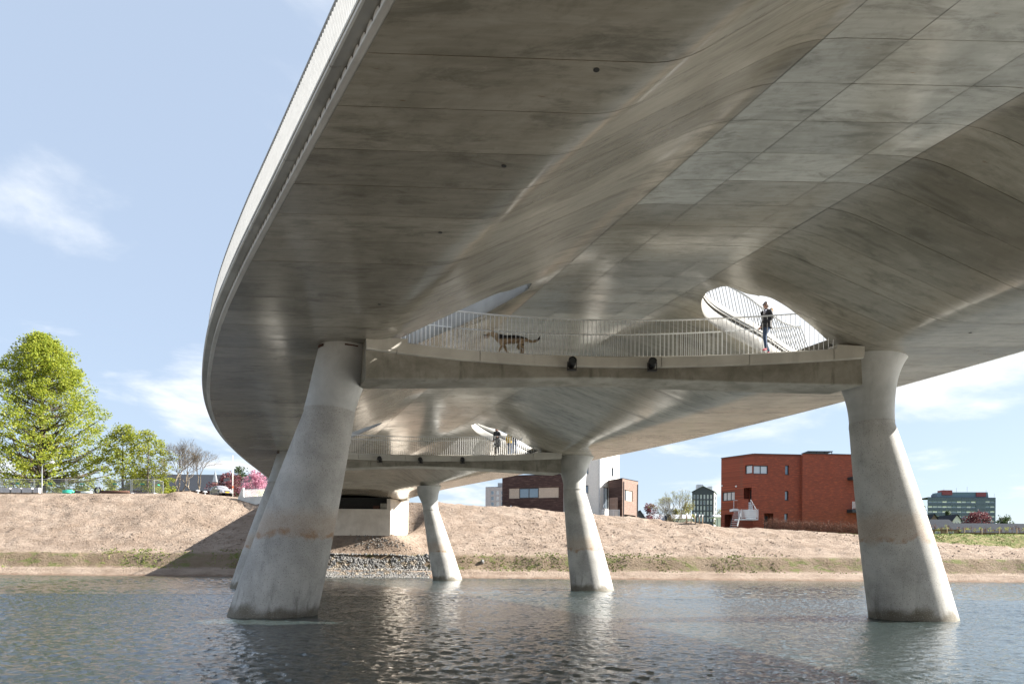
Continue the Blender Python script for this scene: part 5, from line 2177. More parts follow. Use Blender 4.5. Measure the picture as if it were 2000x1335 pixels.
# brown twiggy hedge in front of the red house (one mass)
def hedge_stuff(name, px0, px1, Y, h0, h1, n, mats, label, seed, leafm=None, cat='hedge'):
    rnd = random.Random(seed)
    mt = MB()
    ml = MB()
    for i in range(n):
        px = rnd.uniform(px0, px1)
        x, y, z = ground_at(px, Y + rnd.uniform(-0.6, 0.6))
        h = rnd.uniform(h0, h1)
        top = Vector((x + rnd.gauss(0, 0.18), y + rnd.gauss(0, 0.18), z + h))
        mt.tube([(x, y, z - 0.1), ((x + top.x) / 2 + rnd.gauss(0, 0.04), y, z + h * 0.5), top], [0.022, 0.016, 0.006], 3, cap=False)
        for k in range(2):
            b = Vector((x, y, z)).lerp(top, rnd.uniform(0.3, 0.9))
            mt.tube([b, b + Vector((rnd.gauss(0, 0.25), rnd.gauss(0, 0.2), rnd.uniform(0.1, 0.45)))], [0.012, 0.004], 3, cap=False)
        if leafm and rnd.random() < 0.8:
            leaf_quads(ml, top - Vector((0, 0, h * 0.25)), 0.22, 6, 0.10, rnd)
    o = mt.build(name, mats)
    tag(o, label, cat, kind='stuff')
    if leafm:
        q = ml.build('leaves', leafm, o)
        q['kind'] = 'stuff'
    return o


hedge_stuff('hedge', 1495, 1692, 95.0, 0.7, 1.9, 900, M['twig'], 'brown twiggy hedge along the foot of the red house', 3, M['twig'])
rnd = random.Random(8)
for i in range(26):
    px = 1818 + i * 7.3 + rnd.uniform(-2, 2)
    x, y, z = ground_at(px, 99.0 + rnd.uniform(-0.5, 0.5))
    red = rnd.random() < 0.5
    side = 'pier' if i < 13 else 'right edge'
    o = thing('shrub', (x, y, z), 'thin %s young shrub in the row planted on the grass berm' % ('rust brown' if red else 'yellow green'), 'shrub', 'young shrubs on the berm', local=True)
    mt, ml = MB(), MB()
    h = rnd.uniform(1.0, 1.9)
    for k in range(5):
        a = rnd.uniform(0, 6.28)
        t_ = Vector((math.cos(a) * 0.25, math.sin(a) * 0.25, h * rnd.uniform(0.7, 1)))
        mt.tube([(0, 0, -0.1), t_ * 0.5, t_], [0.02, 0.015, 0.006], 3, cap=False)
        leaf_quads(ml, t_ * 0.8, 0.26, 9, 0.12, rnd)
    mt.build('stems', M['twig'], o)
    ml.build('leaves', M['leaf_rust'] if red and 'leaf_rust' in M else (M['twig'] if red else M['leaf_yellow']), o)


# ------------------------------------------------------------------ construction fence, stacks, poles
def fence_panel(pa, pb, label):
    o = thing('mesh_fence', pa, label, 'fence panel', 'steel mesh fence panels on the dyke')
    H = 2.0
    d = Vector((pb[0] - pa[0], pb[1] - pa[1], 0))
    L = d.length
    t = d.normalized()
    A = Vector(pa)

    def q(u, z):
        return A + t * u + Vector((0, 0, z))
    m = MB()
    for u in (0.03, L - 0.03):
        m.tube([q(u, 0), q(u, H)], 0.032, 6)
    m.tube([q(0.03, H), q(L - 0.03, H)], 0.028, 6)
    m.tube([q(0.03, 0.15), q(L - 0.03, 0.15)], 0.028, 6)
    m.build('frame', M['steel'], o)
    m = MB()
    n = int(L / 0.12)
    for i in range(1, n):
        m.tube([q(L * i / n, 0.15), q(L * i / n, H)], 0.006, 3, cap=False)
    for i in range(1, 9):
        m.tube([q(0, 0.15 + 0.2 * i), q(L, 0.15 + 0.2 * i)], 0.006, 3, cap=False)
    m.build('mesh', M['steel'], o, kind='stuff')
    m = MB()
    c = q(L * 0.5, 1.38)
    m.bar(c - t * 0.30 + Vector((0, -0.03, 0)), c + t * 0.30 + Vector((0, -0.03, 0)), 0.012, 0.17)
    m.build('sign', M['green_sign'], o)
    m = MB()
    for u in (0.0, L):
        p = q(u, 0)
        m.box(p.x - 0.12, p.x + 0.12, p.y - 0.32, p.y + 0.32, p.z - 0.02, p.z + 0.13)
    m.build('foot', M['greyblock'], o)


M['green_sign'] = plain('green_plastic', (0.02, 0.25, 0.17), 0.5)
M['mint'] = plain('mint_sheet', (0.05, 0.50, 0.34), 0.5)
M['white_sheet'] = plain('white_sheet', (0.72, 0.78, 0.74), 0.6)
M['paver'] = mat_concrete('paver_stack', (0.42, 0.42, 0.43), (0.60, 0.60, 0.60), stain=0.3)
FX = [-60, 2, 66, 129, 192, 256, 300]
names = ['steel mesh fence panel partly outside the left edge', 'leftmost full fence panel with grey paver stacks before it', 'second full fence panel, right of the street lamp',
         'middle fence panel behind the mint green sheet', 'fence panel behind the dark pipe', 'short last fence panel before the corner']
for i in range(len(FX) - 1):
    a, b = ground_at(FX[i] + 0.8, 95.5), ground_at(FX[i + 1] - 0.8, 95.5)
    fence_panel(a, (b[0], b[1], a[2]), names[i])
a, b = ground_at(301, 95.5), ground_at(318.5, 98.0)
fence_panel(a, (b[0], b[1], a[2]), 'turned fence panel at the right corner of the fence')
for i, (px, lab) in enumerate([(13, 'leftmost stack of grey pavers'), (35, 'second stack of grey pavers from the left'), (56, 'third stack of grey pavers from the left'), (74, 'smallest stack of grey pavers beside the street lamp')]):
    x, y, z = ground_at(px, 94.0)
    o = thing('paver_stack', (x, y, z), lab, 'paver stack', 'stacks of pavers before the fence', local=True)
    w = 0.65 if i < 3 else 0.36
    for r in range(4):
        for c in range(3):
            m = MB()
            m.box(-w + 2 * w * c / 3 + 0.01, -w + 2 * w * (c + 1) / 3 - 0.01, -0.4, 0.4, 0.10 + r * 0.17, 0.26 + r * 0.17)
            m.build('paver', M['paver'], o)
    m = MB()
    m.box(-w, w, -0.4, 0.4, 0.0, 0.09)
    m.build('pallet', M['wood'], o)
# materials lying before the fence
x, y, z = ground_at(133, 94.2)
m = MB()
m.tube([(x - 0.65, y, z + 0.25), (x + 0.5, y, z + 0.28), (x + 0.75, y, z + 0.2)], [0.26, 0.24, 0.15], 10)
m.tube([(x - 0.6, y - 0.2, z + 0.12), (x + 0.55, y - 0.2, z + 0.12)], 0.16, 10)
tag(m.build('plastic_roll', M['mint'], smooth=True), 'mint green rolled plastic sheet lying before the fence', 'plastic roll')
x, y, z = ground_at(149, 94.4)
m = MB()
for i in range(5):
    m.tube([(x - 0.7 + 0.12 * i, y + 0.1 * i, z + 0.1 + 0.05 * i), (x + 0.5 + 0.05 * i, y, z + 0.3 - 0.03 * i)], 0.10, 8)
tag(m.build('pipe_heap', M['black'], smooth=True), 'small heap of black pipes right of the green sheet', 'pipe heap')
x, y, z = ground_at(170, 94.1)
m = MB()
m.tube([(x - 0.8, y, z + 0.14), (x + 0.8, y, z + 0.12)], 0.17, 10)
tag(m.build('white_pipe', M['white_sheet'], smooth=True), 'pale pipe lying before the middle fence panel', 'pipe')
x, y, z = ground_at(225, 94.2)
m = MB()
m.tube([(x - 1.9, y, z + 0.2), (x + 1.9, y, z + 0.2)], 0.22, 12)
tag(m.build('rusty_pipe', M['rust'], smooth=True), 'long rusty brown pipe lying before the fence', 'pipe')
m = MB()
x, y, z = ground_at(191, 94.3)
for k in range(12):
    a = 2 * math.pi * k / 12
bmt = bmesh.new()
mm_ = MB()
rings = []
for k in range(17):
    a = 2 * math.pi * k / 16
    rings.append(Vector((x + 0.42 * math.cos(a), y, z + 0.42 + 0.42 * math.sin(a))))
mm_.tube(rings, 0.13, 8, cap=False)
bmt.free()
tag(mm_.build('tyre', M['black'], smooth=True), 'black tyre standing at the end of the rusty pipe', 'tyre')


def lamp_post(px, Y, y_top, label):
    x, _, z = ground_at(px, Y)
    zt = at(px, y_top, Y).z
    o = thing('street_lamp', (x, Y, z), label, 'street lamp')
    m = MB()
    m.tube([(x, Y, z), (x, Y, z + 1.2), (x, Y, zt - 0.55), (x + 0.12, Y, zt - 0.28), (x + 0.9, Y, zt - 0.02), (x + 1.15, Y, zt + 0.02)], [0.085, 0.08, 0.06, 0.055, 0.045, 0.04], 10)
    m.build('post', M['steel'], o, smooth=True)
    m = MB()
    m.tube([(x + 1.0, Y, zt + 0.03), (x + 1.1, Y, zt + 0.05), (x + 1.55, Y, zt + 0.06), (x + 1.65, Y, zt + 0.03)], [0.05, 0.13, 0.13, 0.04], 10)
    m.build('lamp_head', M['white'], o, smooth=True)
    m = MB()
    m.box(x + 1.12, x + 1.55, Y - 0.08, Y + 0.08, zt - 0.10, zt - 0.06)
    m.build('diffuser', M['white_sheet'], o)


lamp_post(81.5, 93.4, 903, 'bent grey street lamp standing before the tall chestnut')
x, y, z = ground_at(454, 97)
o = thing('flag_pole', (x, y, z), 'slim white pole with orange band between the car and the cherry', 'pole')
m = MB()
zt = at(454, 889, 97).z
m.tube([(x, y, z), (x, y, z + 4), (x, y, zt)], [0.075, 0.06, 0.035], 10)
m.build('pole', M['white'], o, smooth=True)
m = MB()
m.tube([(x, y, z + 1.35), (x, y, z + 1.65)], 0.082, 10)
M['orange'] = plain('orange_band', (0.55, 0.12, 0.03), 0.5)
m.build('band', M['orange'], o)
for i, (px, h_, lab) in enumerate([(1341, 1.35, 'thickest wooden stake with white top, leftmost of five'), (1350, 1.3, 'second wooden stake from the left'), (1358, 1.45, 'tallest wooden stake, in the middle of five'), (1366, 1.25, 'fourth wooden stake from the left'), (1372, 1.3, 'rightmost of five wooden stakes')]):
    x, y, z = ground_at(px, 91.5)
    o = thing('stake', (x, y, z), lab, 'stake', 'wooden stakes on the dyke', local=True)
    r = 0.11 if i == 0 else 0.07
    m = MB()
    m.tube([(0, 0, -0.2), (0.01, 0, h_ - 0.45)], r, 10)
    m.build('post', M['wood'], o, smooth=True)
    m = MB()
    m.tube([(0.01, 0, h_ - 0.45), (0.015, 0, h_)], r * 1.01, 10)
    m.build('painted_top', M['white'], o, smooth=True)
# low white domes of the roadside lights beside the car
for px, lab in ((386, 'left of two low white bollard lights by the road'), (400, 'right of two low white bollard lights, close to the car')):
    x, y, z = ground_at(px, 95.0)
    o = thing('bollard_light', (x, y, z), lab, 'bollard', 'bollard lights by the road', local=True)
    m = MB()
    m.tube([(0, 0, -0.3), (0, 0, 0.28)], 0.10, 10)
    m.build('post', M['steel'], o)
    m = MB()
    m.tube([(0, 0, 0.28), (0, 0, 0.34), (0, 0, 0.44), (0, 0, 0.47)], [0.30, 0.30, 0.16, 0.03], 14)
    m.build('cap', M['white'], o, smooth=True)
# wire fence posts on the berm and small dark boulder on the scarp
for i in range(5):
    x, y, z = ground_at(1850 + i * 34, 97.6)
    m = MB()
    m.tube([(0, 0, -0.2), (0.02, 0, 1.0)], 0.05, 6)
    q = m.build('fence_post', M['wood'])
    q.location = (x, y, z)
    tag(q, 'short wooden post on the grass berm, %s counted from the pier' % ('first second third fourth fifth'.split()[i]), 'post', 'wooden posts on the berm')
x = at(942, 1088, 75).x
m = MB()
stone(m, (0, 0, 0.12), 0.36, random.Random(2))
q = m.build('boulder', M['stone'])
q.location = (x, 75.0, bank_z(x, 75.0))
tag(q, 'single grey boulder on the grassy scarp right of the far pier', 'boulder')

# ------------------------------------------------------------------ car
M['car_paint'] = plain('silver_car_paint', (0.42, 0.41, 0.42), 0.28, 0.55, 0.02)
M['tyre'] = plain('tyre_rubber', (0.015, 0.015, 0.015), 0.9)
M['plate'] = plain('yellow_plate', (0.75, 0.42, 0.02), 0.5)
M['lamp_clear'] = mat_glass('headlamp', (0.62, 0.65, 0.68), 0.1)


def car(loc, rz, label):
    o = thing('parked_car', loc, label, 'car', rz=rz, local=True)
    # stations: x, half width low, half width belt, half width roof, z sill, z belt, z top
    ST = [(-2.32, 0.70, 0.72, 0.62, 0.48, 0.92, 1.02), (-2.25, 0.84, 0.85, 0.66, 0.32, 0.94, 1.28), (-1.95, 0.90, 0.89, 0.66, 0.27, 0.95, 1.47), (-1.3, 0.92, 0.91, 0.66, 0.25, 0.95, 1.52),
          (-0.5, 0.92, 0.91, 0.66, 0.25, 0.94, 1.52), (0.15, 0.92, 0.91, 0.66, 0.25, 0.93, 1.49), (0.45, 0.92, 0.91, 0.68, 0.25, 0.92, 1.36), (1.05, 0.92, 0.90, 0.78, 0.25, 0.90, 1.00),
          (1.4, 0.91, 0.88, 0.74, 0.25, 0.86, 0.93), (1.9, 0.88, 0.84, 0.66, 0.26, 0.78, 0.85), (2.2, 0.80, 0.76, 0.56, 0.30, 0.70, 0.76), (2.36, 0.66, 0.64, 0.48, 0.40, 0.60, 0.64)]

    def sec(s):
        x, wl, wb, wr, zs_, zb_, zt_ = s
        h = [(wl * 0.93, zs_ - 0.07), (wl, zs_ + 0.06), (wl + 0.015, (zs_ + zb_) / 2), (wb, zb_), (wb - 0.03, zb_ + 0.02), (wr + 0.02, zt_ - 0.06), (wr - 0.10, zt_), (0.0, zt_ + 0.03)]
        return [Vector((x, y, z)) for y, z in h] + [Vector((x, -y, z)) for y, z in reversed(h[:-1])]
    rows = [sec(s) for s in ST]
    m = MB()
    m.strip(rows)
    m.add(rows[0], [tuple(range(15))])
    m.add(rows[-1], [tuple(reversed(range(15)))])
    body = m.build('body', M['car_paint'], o, smooth=True, sharp=38)

    def on(i0, f, k, e=0.012):
        a = rows[i0][k].lerp(rows[i0 + 1][k], f)
        return a + Vector((0, math.copysign(e, a.y), e * 0.4))
    for sgn, ka, kb in ((1, 4, 5), (-1, 10, 9)):
        for st in (((1, .4), (2, .9)), ((3, .05), (4, .0)), ((4, .1), (5, .55))):
            (i0, f0), (i1, f1) = st
            m = MB()
            m.add([on(i0, f0, ka), on(i1, f1, ka), on(i1, f1 * (0.6 if i1 == 5 else 1), kb), on(i0, f0 + (0.15 if i0 == 1 else 0), kb)], [(0, 1, 2, 3)])
            m.build('side_window', M['glass'], o)
    m = MB()
    e = Vector((0.015, 0, 0.015))
    m.add([rows[7][4] + e + Vector((-.03, -.08, 0)), rows[7][10] + e + Vector((-.03, .08, 0)), rows[5][9] + e + Vector((.04, .03, -.02)), rows[5][7] + e + Vector((.04, 0, -.02)), rows[5][5] + e + Vector((.04, -.03, -.02))], [(0, 1, 2, 3, 4)])
    m.build('windscreen', M['glass'], o)
    for sgn in (-1, 1):
        m = MB()
        m.add([(2.12, sgn * 0.82, 0.58), (2.33, sgn * 0.60, 0.56), (2.30, sgn * 0.56, 0.68), (2.02, sgn * 0.80, 0.74)], [(0, 1, 2, 3)])
        for i in range(4):
            m.v[i] = (m.v[i][0] + 0.03, m.v[i][1] + sgn * 0.03, m.v[i][2])
        m.build('headlight', M['lamp_clear'], o)
        m = MB()
        m.box(0.62, 0.82, sgn * 0.93 if sgn > 0 else -1.10, 1.10 if sgn > 0 else -0.93, 0.93, 1.08)
        m.build('mirror', M['car_paint'], o)
    m = MB()
    m.box(2.33, 2.385, -0.42, 0.42, 0.50, 0.63)
    m.box(2.30, 2.38, -0.60, 0.60, 0.27, 0.38)
    m.build('grille', M['black'], o)
    m = MB()
    m.box(2.386, 2.40, -0.26, 0.26, 0.38, 0.49)
    m.build('number_plate', M['plate'], o)
    m = MB()
    for sgn in (-1, 1):
        m.tube([(-1.9, sgn * 0.6, 1.55), (-0.9, sgn * 0.6, 1.59), (0.1, sgn * 0.6, 1.54)], 0.02, 6)
    m.build('roof_rails', M['black'], o)
    for x in (-1.42, 1.45):
        for sgn in (-1, 1):
            m = MB()
            m.tube([(x, sgn * 0.70, 0.33), (x, sgn * 0.95, 0.33)], 0.33, 24)
            w_ = m.build('wheel', M['tyre'], o, smooth=True, sharp=40)
            m = MB()
            m.tube([(x, sgn * 0.951, 0.33), (x, sgn * 0.965, 0.33)], [0.22, 0.20], 16)
            r = m.build('rim', M['steel'], o)
            r.parent = w_
    return o


x, y, z = ground_at(432, 97.5)
car((x, y, z + 0.05), RAD(-48), 'silver estate car parked on the dyke road beside the white pole')

# ------------------------------------------------------------------ people and dog
M['skin'] = plain('skin', (0.42, 0.24, 0.17), 0.55, 0, 0.05)
M['denim'] = plain('blue_denim', (0.035, 0.065, 0.13), 0.9, 0, 0.18, 14)
M['jacket_black'] = plain('black_jacket', (0.012, 0.012, 0.016), 0.7, 0, 0.2, 10)
M['coat_navy'] = plain('dark_coat', (0.016, 0.018, 0.022), 0.8, 0, 0.2, 10)
M['jacket_yellow'] = plain('mustard_jacket', (0.50, 0.33, 0.02), 0.8, 0, 0.1, 10)
M['trousers_dark'] = plain('dark_trousers', (0.018, 0.018, 0.022), 0.9, 0, 0.2, 10)
M['shoe_pink'] = plain('pink_shoe', (0.45, 0.06, 0.09), 0.7)
M['shoe_dark'] = plain('dark_shoe', (0.02, 0.018, 0.016), 0.6)
M['hair_dark'] = plain('dark_hair', (0.012, 0.009, 0.008), 0.5, 0, 0.2, 30)
M['hair_red'] = plain('red_hair', (0.095, 0.016, 0.014), 0.5, 0, 0.2, 30)
M['fur'] = plain('beige_fur', (0.34, 0.22, 0.12), 0.95, 0, 0.25, 30)
M['scarf'] = plain('grey_scarf', (0.35, 0.34, 0.38), 0.9, 0, 0.1, 20)


def skin_mesh(verts, edges, radii, root, sub=2):
    me = bpy.data.meshes.new('skin_tmp')
    me.from_pydata(verts, edges, [])
    ob = bpy.data.objects.new('skin_tmp', me)
    C.objects.link(ob)
    md = ob.modifiers.new('skin', 'SKIN')
    md.use_smooth_shade = True
    lay = me.skin_vertices[0].data if me.skin_vertices else None
    if lay is None:
        bpy.context.view_layer.update()
        me.skin_vertices.new() if hasattr(me.skin_vertices, 'new') else None
        lay = me.skin_vertices[0].data
    for i, r in enumerate(radii):
        lay[i].radius = r if isinstance(r, tuple) else (r, r)
        lay[i].use_root = (i == root)
    sd_ = ob.modifiers.new('sub', 'SUBSURF')
    sd_.levels = sub
    sd_.render_levels = sub
    dg = bpy.context.evaluated_depsgraph_get()
    ev = ob.evaluated_get(dg)
    out = bpy.data.meshes.new_from_object(ev)
    bpy.data.objects.remove(ob)
    return out


def head_geo(bm_, c, fwd, r=0.105):
    """egg-shaped head with brow, nose, chin and ears, facing fwd (unit, horizontal)"""
    side = Vector((-fwd.y, fwd.x, 0))
    res = bmesh.ops.create_uvsphere(bm_, u_segments=18, v_segments=14, radius=1.0)
    for v in res['verts']:
        p = v.co.copy()
        f_, s_, u_ = p.x, p.y, p.z
        w = 0.72 * (1 - 0.18 * max(0, -u_)) * (1.0 if f_ < 0 else 0.94)
        ff = f_ * (0.92 if f_ < 0 else 0.86)
        if f_ > 0.2:
            if abs(s_) < 0.22 and -0.30 < u_ < 0.12:
                ff += 0.20 * (1 - abs(s_) / 0.22) * (1 - abs(u_ + 0.12) / 0.25 if abs(u_ + 0.12) < 0.25 else 0)
            if 0.12 < abs(s_) < 0.5 and 0.0 < u_ < 0.25:
                ff -= 0.06
            if u_ < -0.6 and abs(s_) < 0.4:
                ff += 0.12
        v.co = c + fwd * (ff * r) + side * (s_ * w * r) + Vector((0, 0, u_ * r * 1.16))
    for sg in (-1, 1):
        e = bmesh.ops.create_uvsphere(bm_, u_segments=8, v_segments=6, radius=1.0)
        for v in e['verts']:
            p = v.co.copy()
            v.co = c + fwd * (p.x * 0.022 - 0.01) + side * (sg * 0.078 + p.y * 0.009) + Vector((0, 0, p.z * 0.033 - 0.005))


def finger_geo(mb, wrist, d, side, up_, curl=0.5, s=1.0):
    """palm and five unequal bent fingers"""
    pc = wrist + d * 0.045 * s
    mb.tube([wrist, pc, wrist + d * 0.085 * s], [0.026 * s, 0.036 * s, 0.034 * s], 8)
    for k, L in enumerate((0.070, 0.078, 0.074, 0.058)):
        b = wrist + d * 0.082 * s + side * (0.026 - 0.0175 * k) * s
        m1 = b + (d * 0.9 - up_ * curl * 0.5).normalized() * L * 0.5 * s
        e = m1 + (d * 0.6 - up_ * curl * 1.4).normalized() * L * 0.5 * s
        mb.tube([b, m1, e], [0.0095 * s, 0.009 * s, 0.007 * s], 6)
    b = wrist + d * 0.03 * s + side * 0.03 * s
    m1 = b + (d * 0.6 + side * 0.8).normalized() * 0.035 * s
    mb.tube([b, m1, m1 + (d * 0.9 - up_ * curl * 0.6).normalized() * 0.03 * s], [0.012 * s, 0.0105 * s, 0.008 * s], 6)


def person(loc, rz, label, pose, top, legs, shoe, hair, scale=1.0, coat=False, look=0.0, group='people on the walkways'):
    """pose: joint positions, forward is +x, left is +y; one body mesh, clothing by material"""
    o = thing('person', loc, label, 'person', group, rz=rz, local=True)
    J = dict(pelvis=(0, 0, .95), belly=(.01, 0, 1.09), chest=(.02, 0, 1.28), collar=(.015, 0, 1.43), neck=(.02, 0, 1.49), skull=(.035, 0, 1.57),
             shl=(.01, .17, 1.405), ell=(-.03, .23, 1.13), wrl=(.06, .22, .90), shr=(.01, -.17, 1.405), elr=(-.03, -.23, 1.13), wrr=(.06, -.22, .90),
             hil=(0, .085, .90), knl=(.04, .095, .50), anl=(-.02, .095, .09), tol=(.13, .105, .035), hir=(0, -.085, .90), knr=(.02, -.095, .50), anr=(-.04, -.095, .09), tor=(.11, -.105, .035))
    J.update(pose)
    R = dict(pelvis=(.145, .105), belly=(.14, .105), chest=(.165, .115), collar=(.10, .085), neck=.05, skull=.05, shl=.075, ell=.052, wrl=.036, shr=.075, elr=.052, wrr=.036,
             hil=.095, knl=.062, anl=.045, tol=.036, hir=.095, knr=.062, anr=.045, tor=.036)
    names = list(J)
    idx = {n: i for i, n in enumerate(names)}
    E = [('pelvis', 'belly'), ('belly', 'chest'), ('chest', 'collar'), ('collar', 'neck'), ('neck', 'skull'), ('collar', 'shl'), ('shl', 'ell'), ('ell', 'wrl'), ('collar', 'shr'), ('shr', 'elr'), ('elr', 'wrr'),
         ('pelvis', 'hil'), ('hil', 'knl'), ('knl', 'anl'), ('anl', 'tol'), ('pelvis', 'hir'), ('hir', 'knr'), ('knr', 'anr'), ('anr', 'tor')]
    me = skin_mesh([Vector(J[n]) * scale for n in names], [(idx[a], idx[b]) for a, b in E], [tuple(q * scale for q in R[n]) if isinstance(R[n], tuple) else R[n] * scale for n in names], idx['pelvis'])
    b = bmesh.new()
    b.from_mesh(me)
    bpy.data.meshes.remove(me)
    seg = []
    for a_, b_ in E:
        k = 0
        if a_ in ('neck',) or b_ == 'skull':
            k = 1
        elif a_ in ('hil', 'hir', 'knl', 'knr') or b_ in ('hil', 'hir'):
            k = 2
        elif b_ in ('tol', 'tor'):
            k = 3
        seg.append((Vector(J[a_]) * scale, Vector(J[b_]) * scale, k))
    for f in b.faces:
        c = f.calc_center_median()
        best, bk = 9, 0
        for p, q, k in seg:
            d = q - p
            u = max(0, min(1, (c - p).dot(d) / d.length_squared))
            dist = (c - (p + d * u)).length
            if dist < best:
                best, bk = dist, k
        if c.z < 0.075 * scale:
            bk = 3
        f.material_index = bk
    fwd = Vector((math.cos(look), math.sin(look), 0))
    n0 = len(b.faces)
    hc = Vector(J['skull']) * scale + Vector((0.012, 0, 0.065)) * scale
    head_geo(b, hc, fwd, 0.105 * scale)
    b.faces.ensure_lookup_table()
    for f in b.faces[n0:]:
        f.material_index = 1
    mb = MB()
    for s in ('l', 'r'):
        w, e = Vector(J['wr' + s]) * scale, Vector(J['el' + s]) * scale
        d = (w - e).normalized()
        sd2 = d.cross(Vector((0, 0, 1))).normalized() * (1 if s == 'r' else -1)
        finger_geo(mb, w, d, -sd2 if s == 'l' else -sd2, Vector((0, 0, 1)) if abs(d.z) < 0.7 else Vector((-1, 0, 0)), 0.7, scale)
    vs = [b.verts.new(v) for v in mb.v]
    for f in mb.f:
        try:
            ff = b.faces.new([vs[i] for i in f])
            ff.material_index = 1
        except ValueError:
            pass
    me = bpy.data.meshes.new('body')
    b.to_mesh(me)
    b.free()
    for mt_ in (top, M['skin'], legs, shoe):
        me.materials.append(mt_)
    me.polygons.foreach_set('use_smooth', [True] * len(me.polygons))
    ob = bpy.data.objects.new('body', me)
    C.objects.link(ob)
    ob.parent = o
    # hair cap
    b = bmesh.new()
    bmesh.ops.create_uvsphere(b, u_segments=18, v_segments=12, radius=1.0)
    sd3 = Vector((-fwd.y, fwd.x, 0))
    for v in list(b.verts):
        p = v.co.copy()
        if p.x > 0.35 and p.z < 0.50 or p.z < -0.55:
            b.verts.remove(v)
            continue
        v.co = hc + fwd * (p.x * 0.104 * scale - 0.006) + sd3 * (p.y * 0.088 * scale) + Vector((0, 0, p.z * 0.132 * scale + 0.006))
    if hair[1] == 'bun':
        e = bmesh.ops.create_uvsphere(b, u_segments=12, v_segments=8, radius=0.045 * scale)
        for v in e['verts']:
            v.co += hc + fwd * -0.085 * scale + Vector((0, 0, 0.085 * scale))
    elif hair[1] == 'bob':
        e = bmesh.ops.create_uvsphere(b, u_segments=16, v_segments=10, radius=1.0)
        for v in e['verts']:
            p = v.co.copy()
            v.co = hc + fwd * (p.x * 0.085 * scale - 0.05 * scale) + sd3 * (p.y * 0.108 * scale) + Vector((0, 0, p.z * 0.12 * scale - 0.05 * scale))
    me = bpy.data.meshes.new('hair')
    b.to_mesh(me)
    b.free()
    me.materials.append(hair[0])
    me.polygons.foreach_set('use_smooth', [True] * len(me.polygons))
    ob = bpy.data.objects.new('hair', me)
    C.objects.link(ob)
    ob.parent = o
    # jacket or coat hem hanging over the hips
    m = MB()
    rows = []
    z1, z0 = 1.20, (0.55 if coat else 0.86)
    for i in range(7):
        u = i / 6
        zz = z1 + (z0 - z1) * u
        rx = (0.135 + 0.015 * u + (0.05 * u if coat else 0)) * scale
        ry = (0.180 + 0.015 * u + (0.05 * u if coat else 0)) * scale
        rows.append([Vector((0.012 * scale + rx * math.cos(a), ry * math.sin(a), (zz + 0.008 * math.sin(5 * a)) * scale)) for a in [2 * math.pi * k / 22 for k in range(22)]])
    m.strip(rows, close=True)
    m.build('jacket_hem', top, o, smooth=True)
    # collar
    m = MB()
    cc = Vector(J['neck']) * scale
    m.strip([[cc + Vector((math.cos(a) * r * scale, math.sin(a) * r * scale, zz * scale)) for a in [2 * math.pi * k / 16 for k in range(16)]] for r, zz in ((0.105, -0.08), (0.085, -0.01), (0.078, 0.03), (0.066, 0.02))], close=True)
    m.build('collar', top, o, smooth=True)
    return o, hc, fwd, sd3


def on_walk(px, yp, f=0.5):
    """standing point on the walkway seen at photo column px"""
    Y = yp + 0.8
    for _ in range(6):
        x = at(px, 700, Y).x
        t = x - axis_x(Y)
        y = walk_edge(yp, t, False) + 1.62 * f
        Y = y + SK * t
    return (x, Y, 8.925)


# floor of the walkways (people stand on it)
loc = on_walk(1497, 22.9, 0.22)
w_pose = dict(ell=(-.02, .25, 1.15), wrl=(.20, .22, 1.02), elr=(-.10, -.25, 1.16), wrr=(.05, -.235, .97), hil=(.01, .085, .90), knl=(.20, .095, .54), anl=(.12, .095, .13), tol=(.27, .105, .075),
              knr=(-.03, -.095, .50), anr=(-.20, -.095, .115), tor=(-.06, -.105, .035))
o, hc, fwd, sd3 = person(loc, RAD(205), 'woman in black jacket with fur hood, jeans and sunglasses on the nearer walkway', w_pose, M['jacket_black'], M['denim'], M['shoe_pink'], (M['hair_dark'], 'bun'), 1.0, look=0.25)
b = bmesh.new()
for k in range(30):
    a = math.pi * (0.12 + 0.76 * k / 29) + math.pi
    c = Vector((0.02 + 0.125 * math.cos(a + math.pi / 2 * 0), 0, 0))
    ang = math.pi * 0.5 + math.pi * (k / 29) * 1.0
    p = Vector((0.0 + 0.12 * math.cos(ang), 0.155 * math.sin(ang), 1.455 + 0.03 * math.sin(k * 2.1)))
    p.y = 0.15 * math.cos(math.pi * k / 29)
    p.x = -0.03 - 0.13 * math.sin(math.pi * k / 29)
    e = bmesh.ops.create_icosphere(b, subdivisions=1, radius=0.048 + 0.01 * math.sin(k * 3.3))
    for v in e['verts']:
        v.co += p
me = bpy.data.meshes.new('fur_hood')
b.to_mesh(me)
b.free()
me.materials.append(M['fur'])
ob = bpy.data.objects.new('fur_hood', me)
C.objects.link(ob)
ob.parent = o
m = MB()
for s in (-1, 1):
    c = hc + fwd * 0.094 + sd3 * 0.036 * s + Vector((0, 0, 0.016))
    m.tube([c, c + fwd * 0.008], 0.028, 12)
m.bar(hc + fwd * 0.10 - sd3 * 0.07 + Vector((0, 0, .022)), hc + fwd * 0.10 + sd3 * 0.07 + Vector((0, 0, .022)), 0.006, 0.008)
m.build('sunglasses', M['black'], o)
m = MB()
m.tube([(0.055, 0.03, 1.46), (0.11, 0.02, 1.40), (0.12, 0.0, 1.33)], [0.05, 0.055, 0.03], 8)
m.build('scarf', M['scarf'], o, smooth=True)
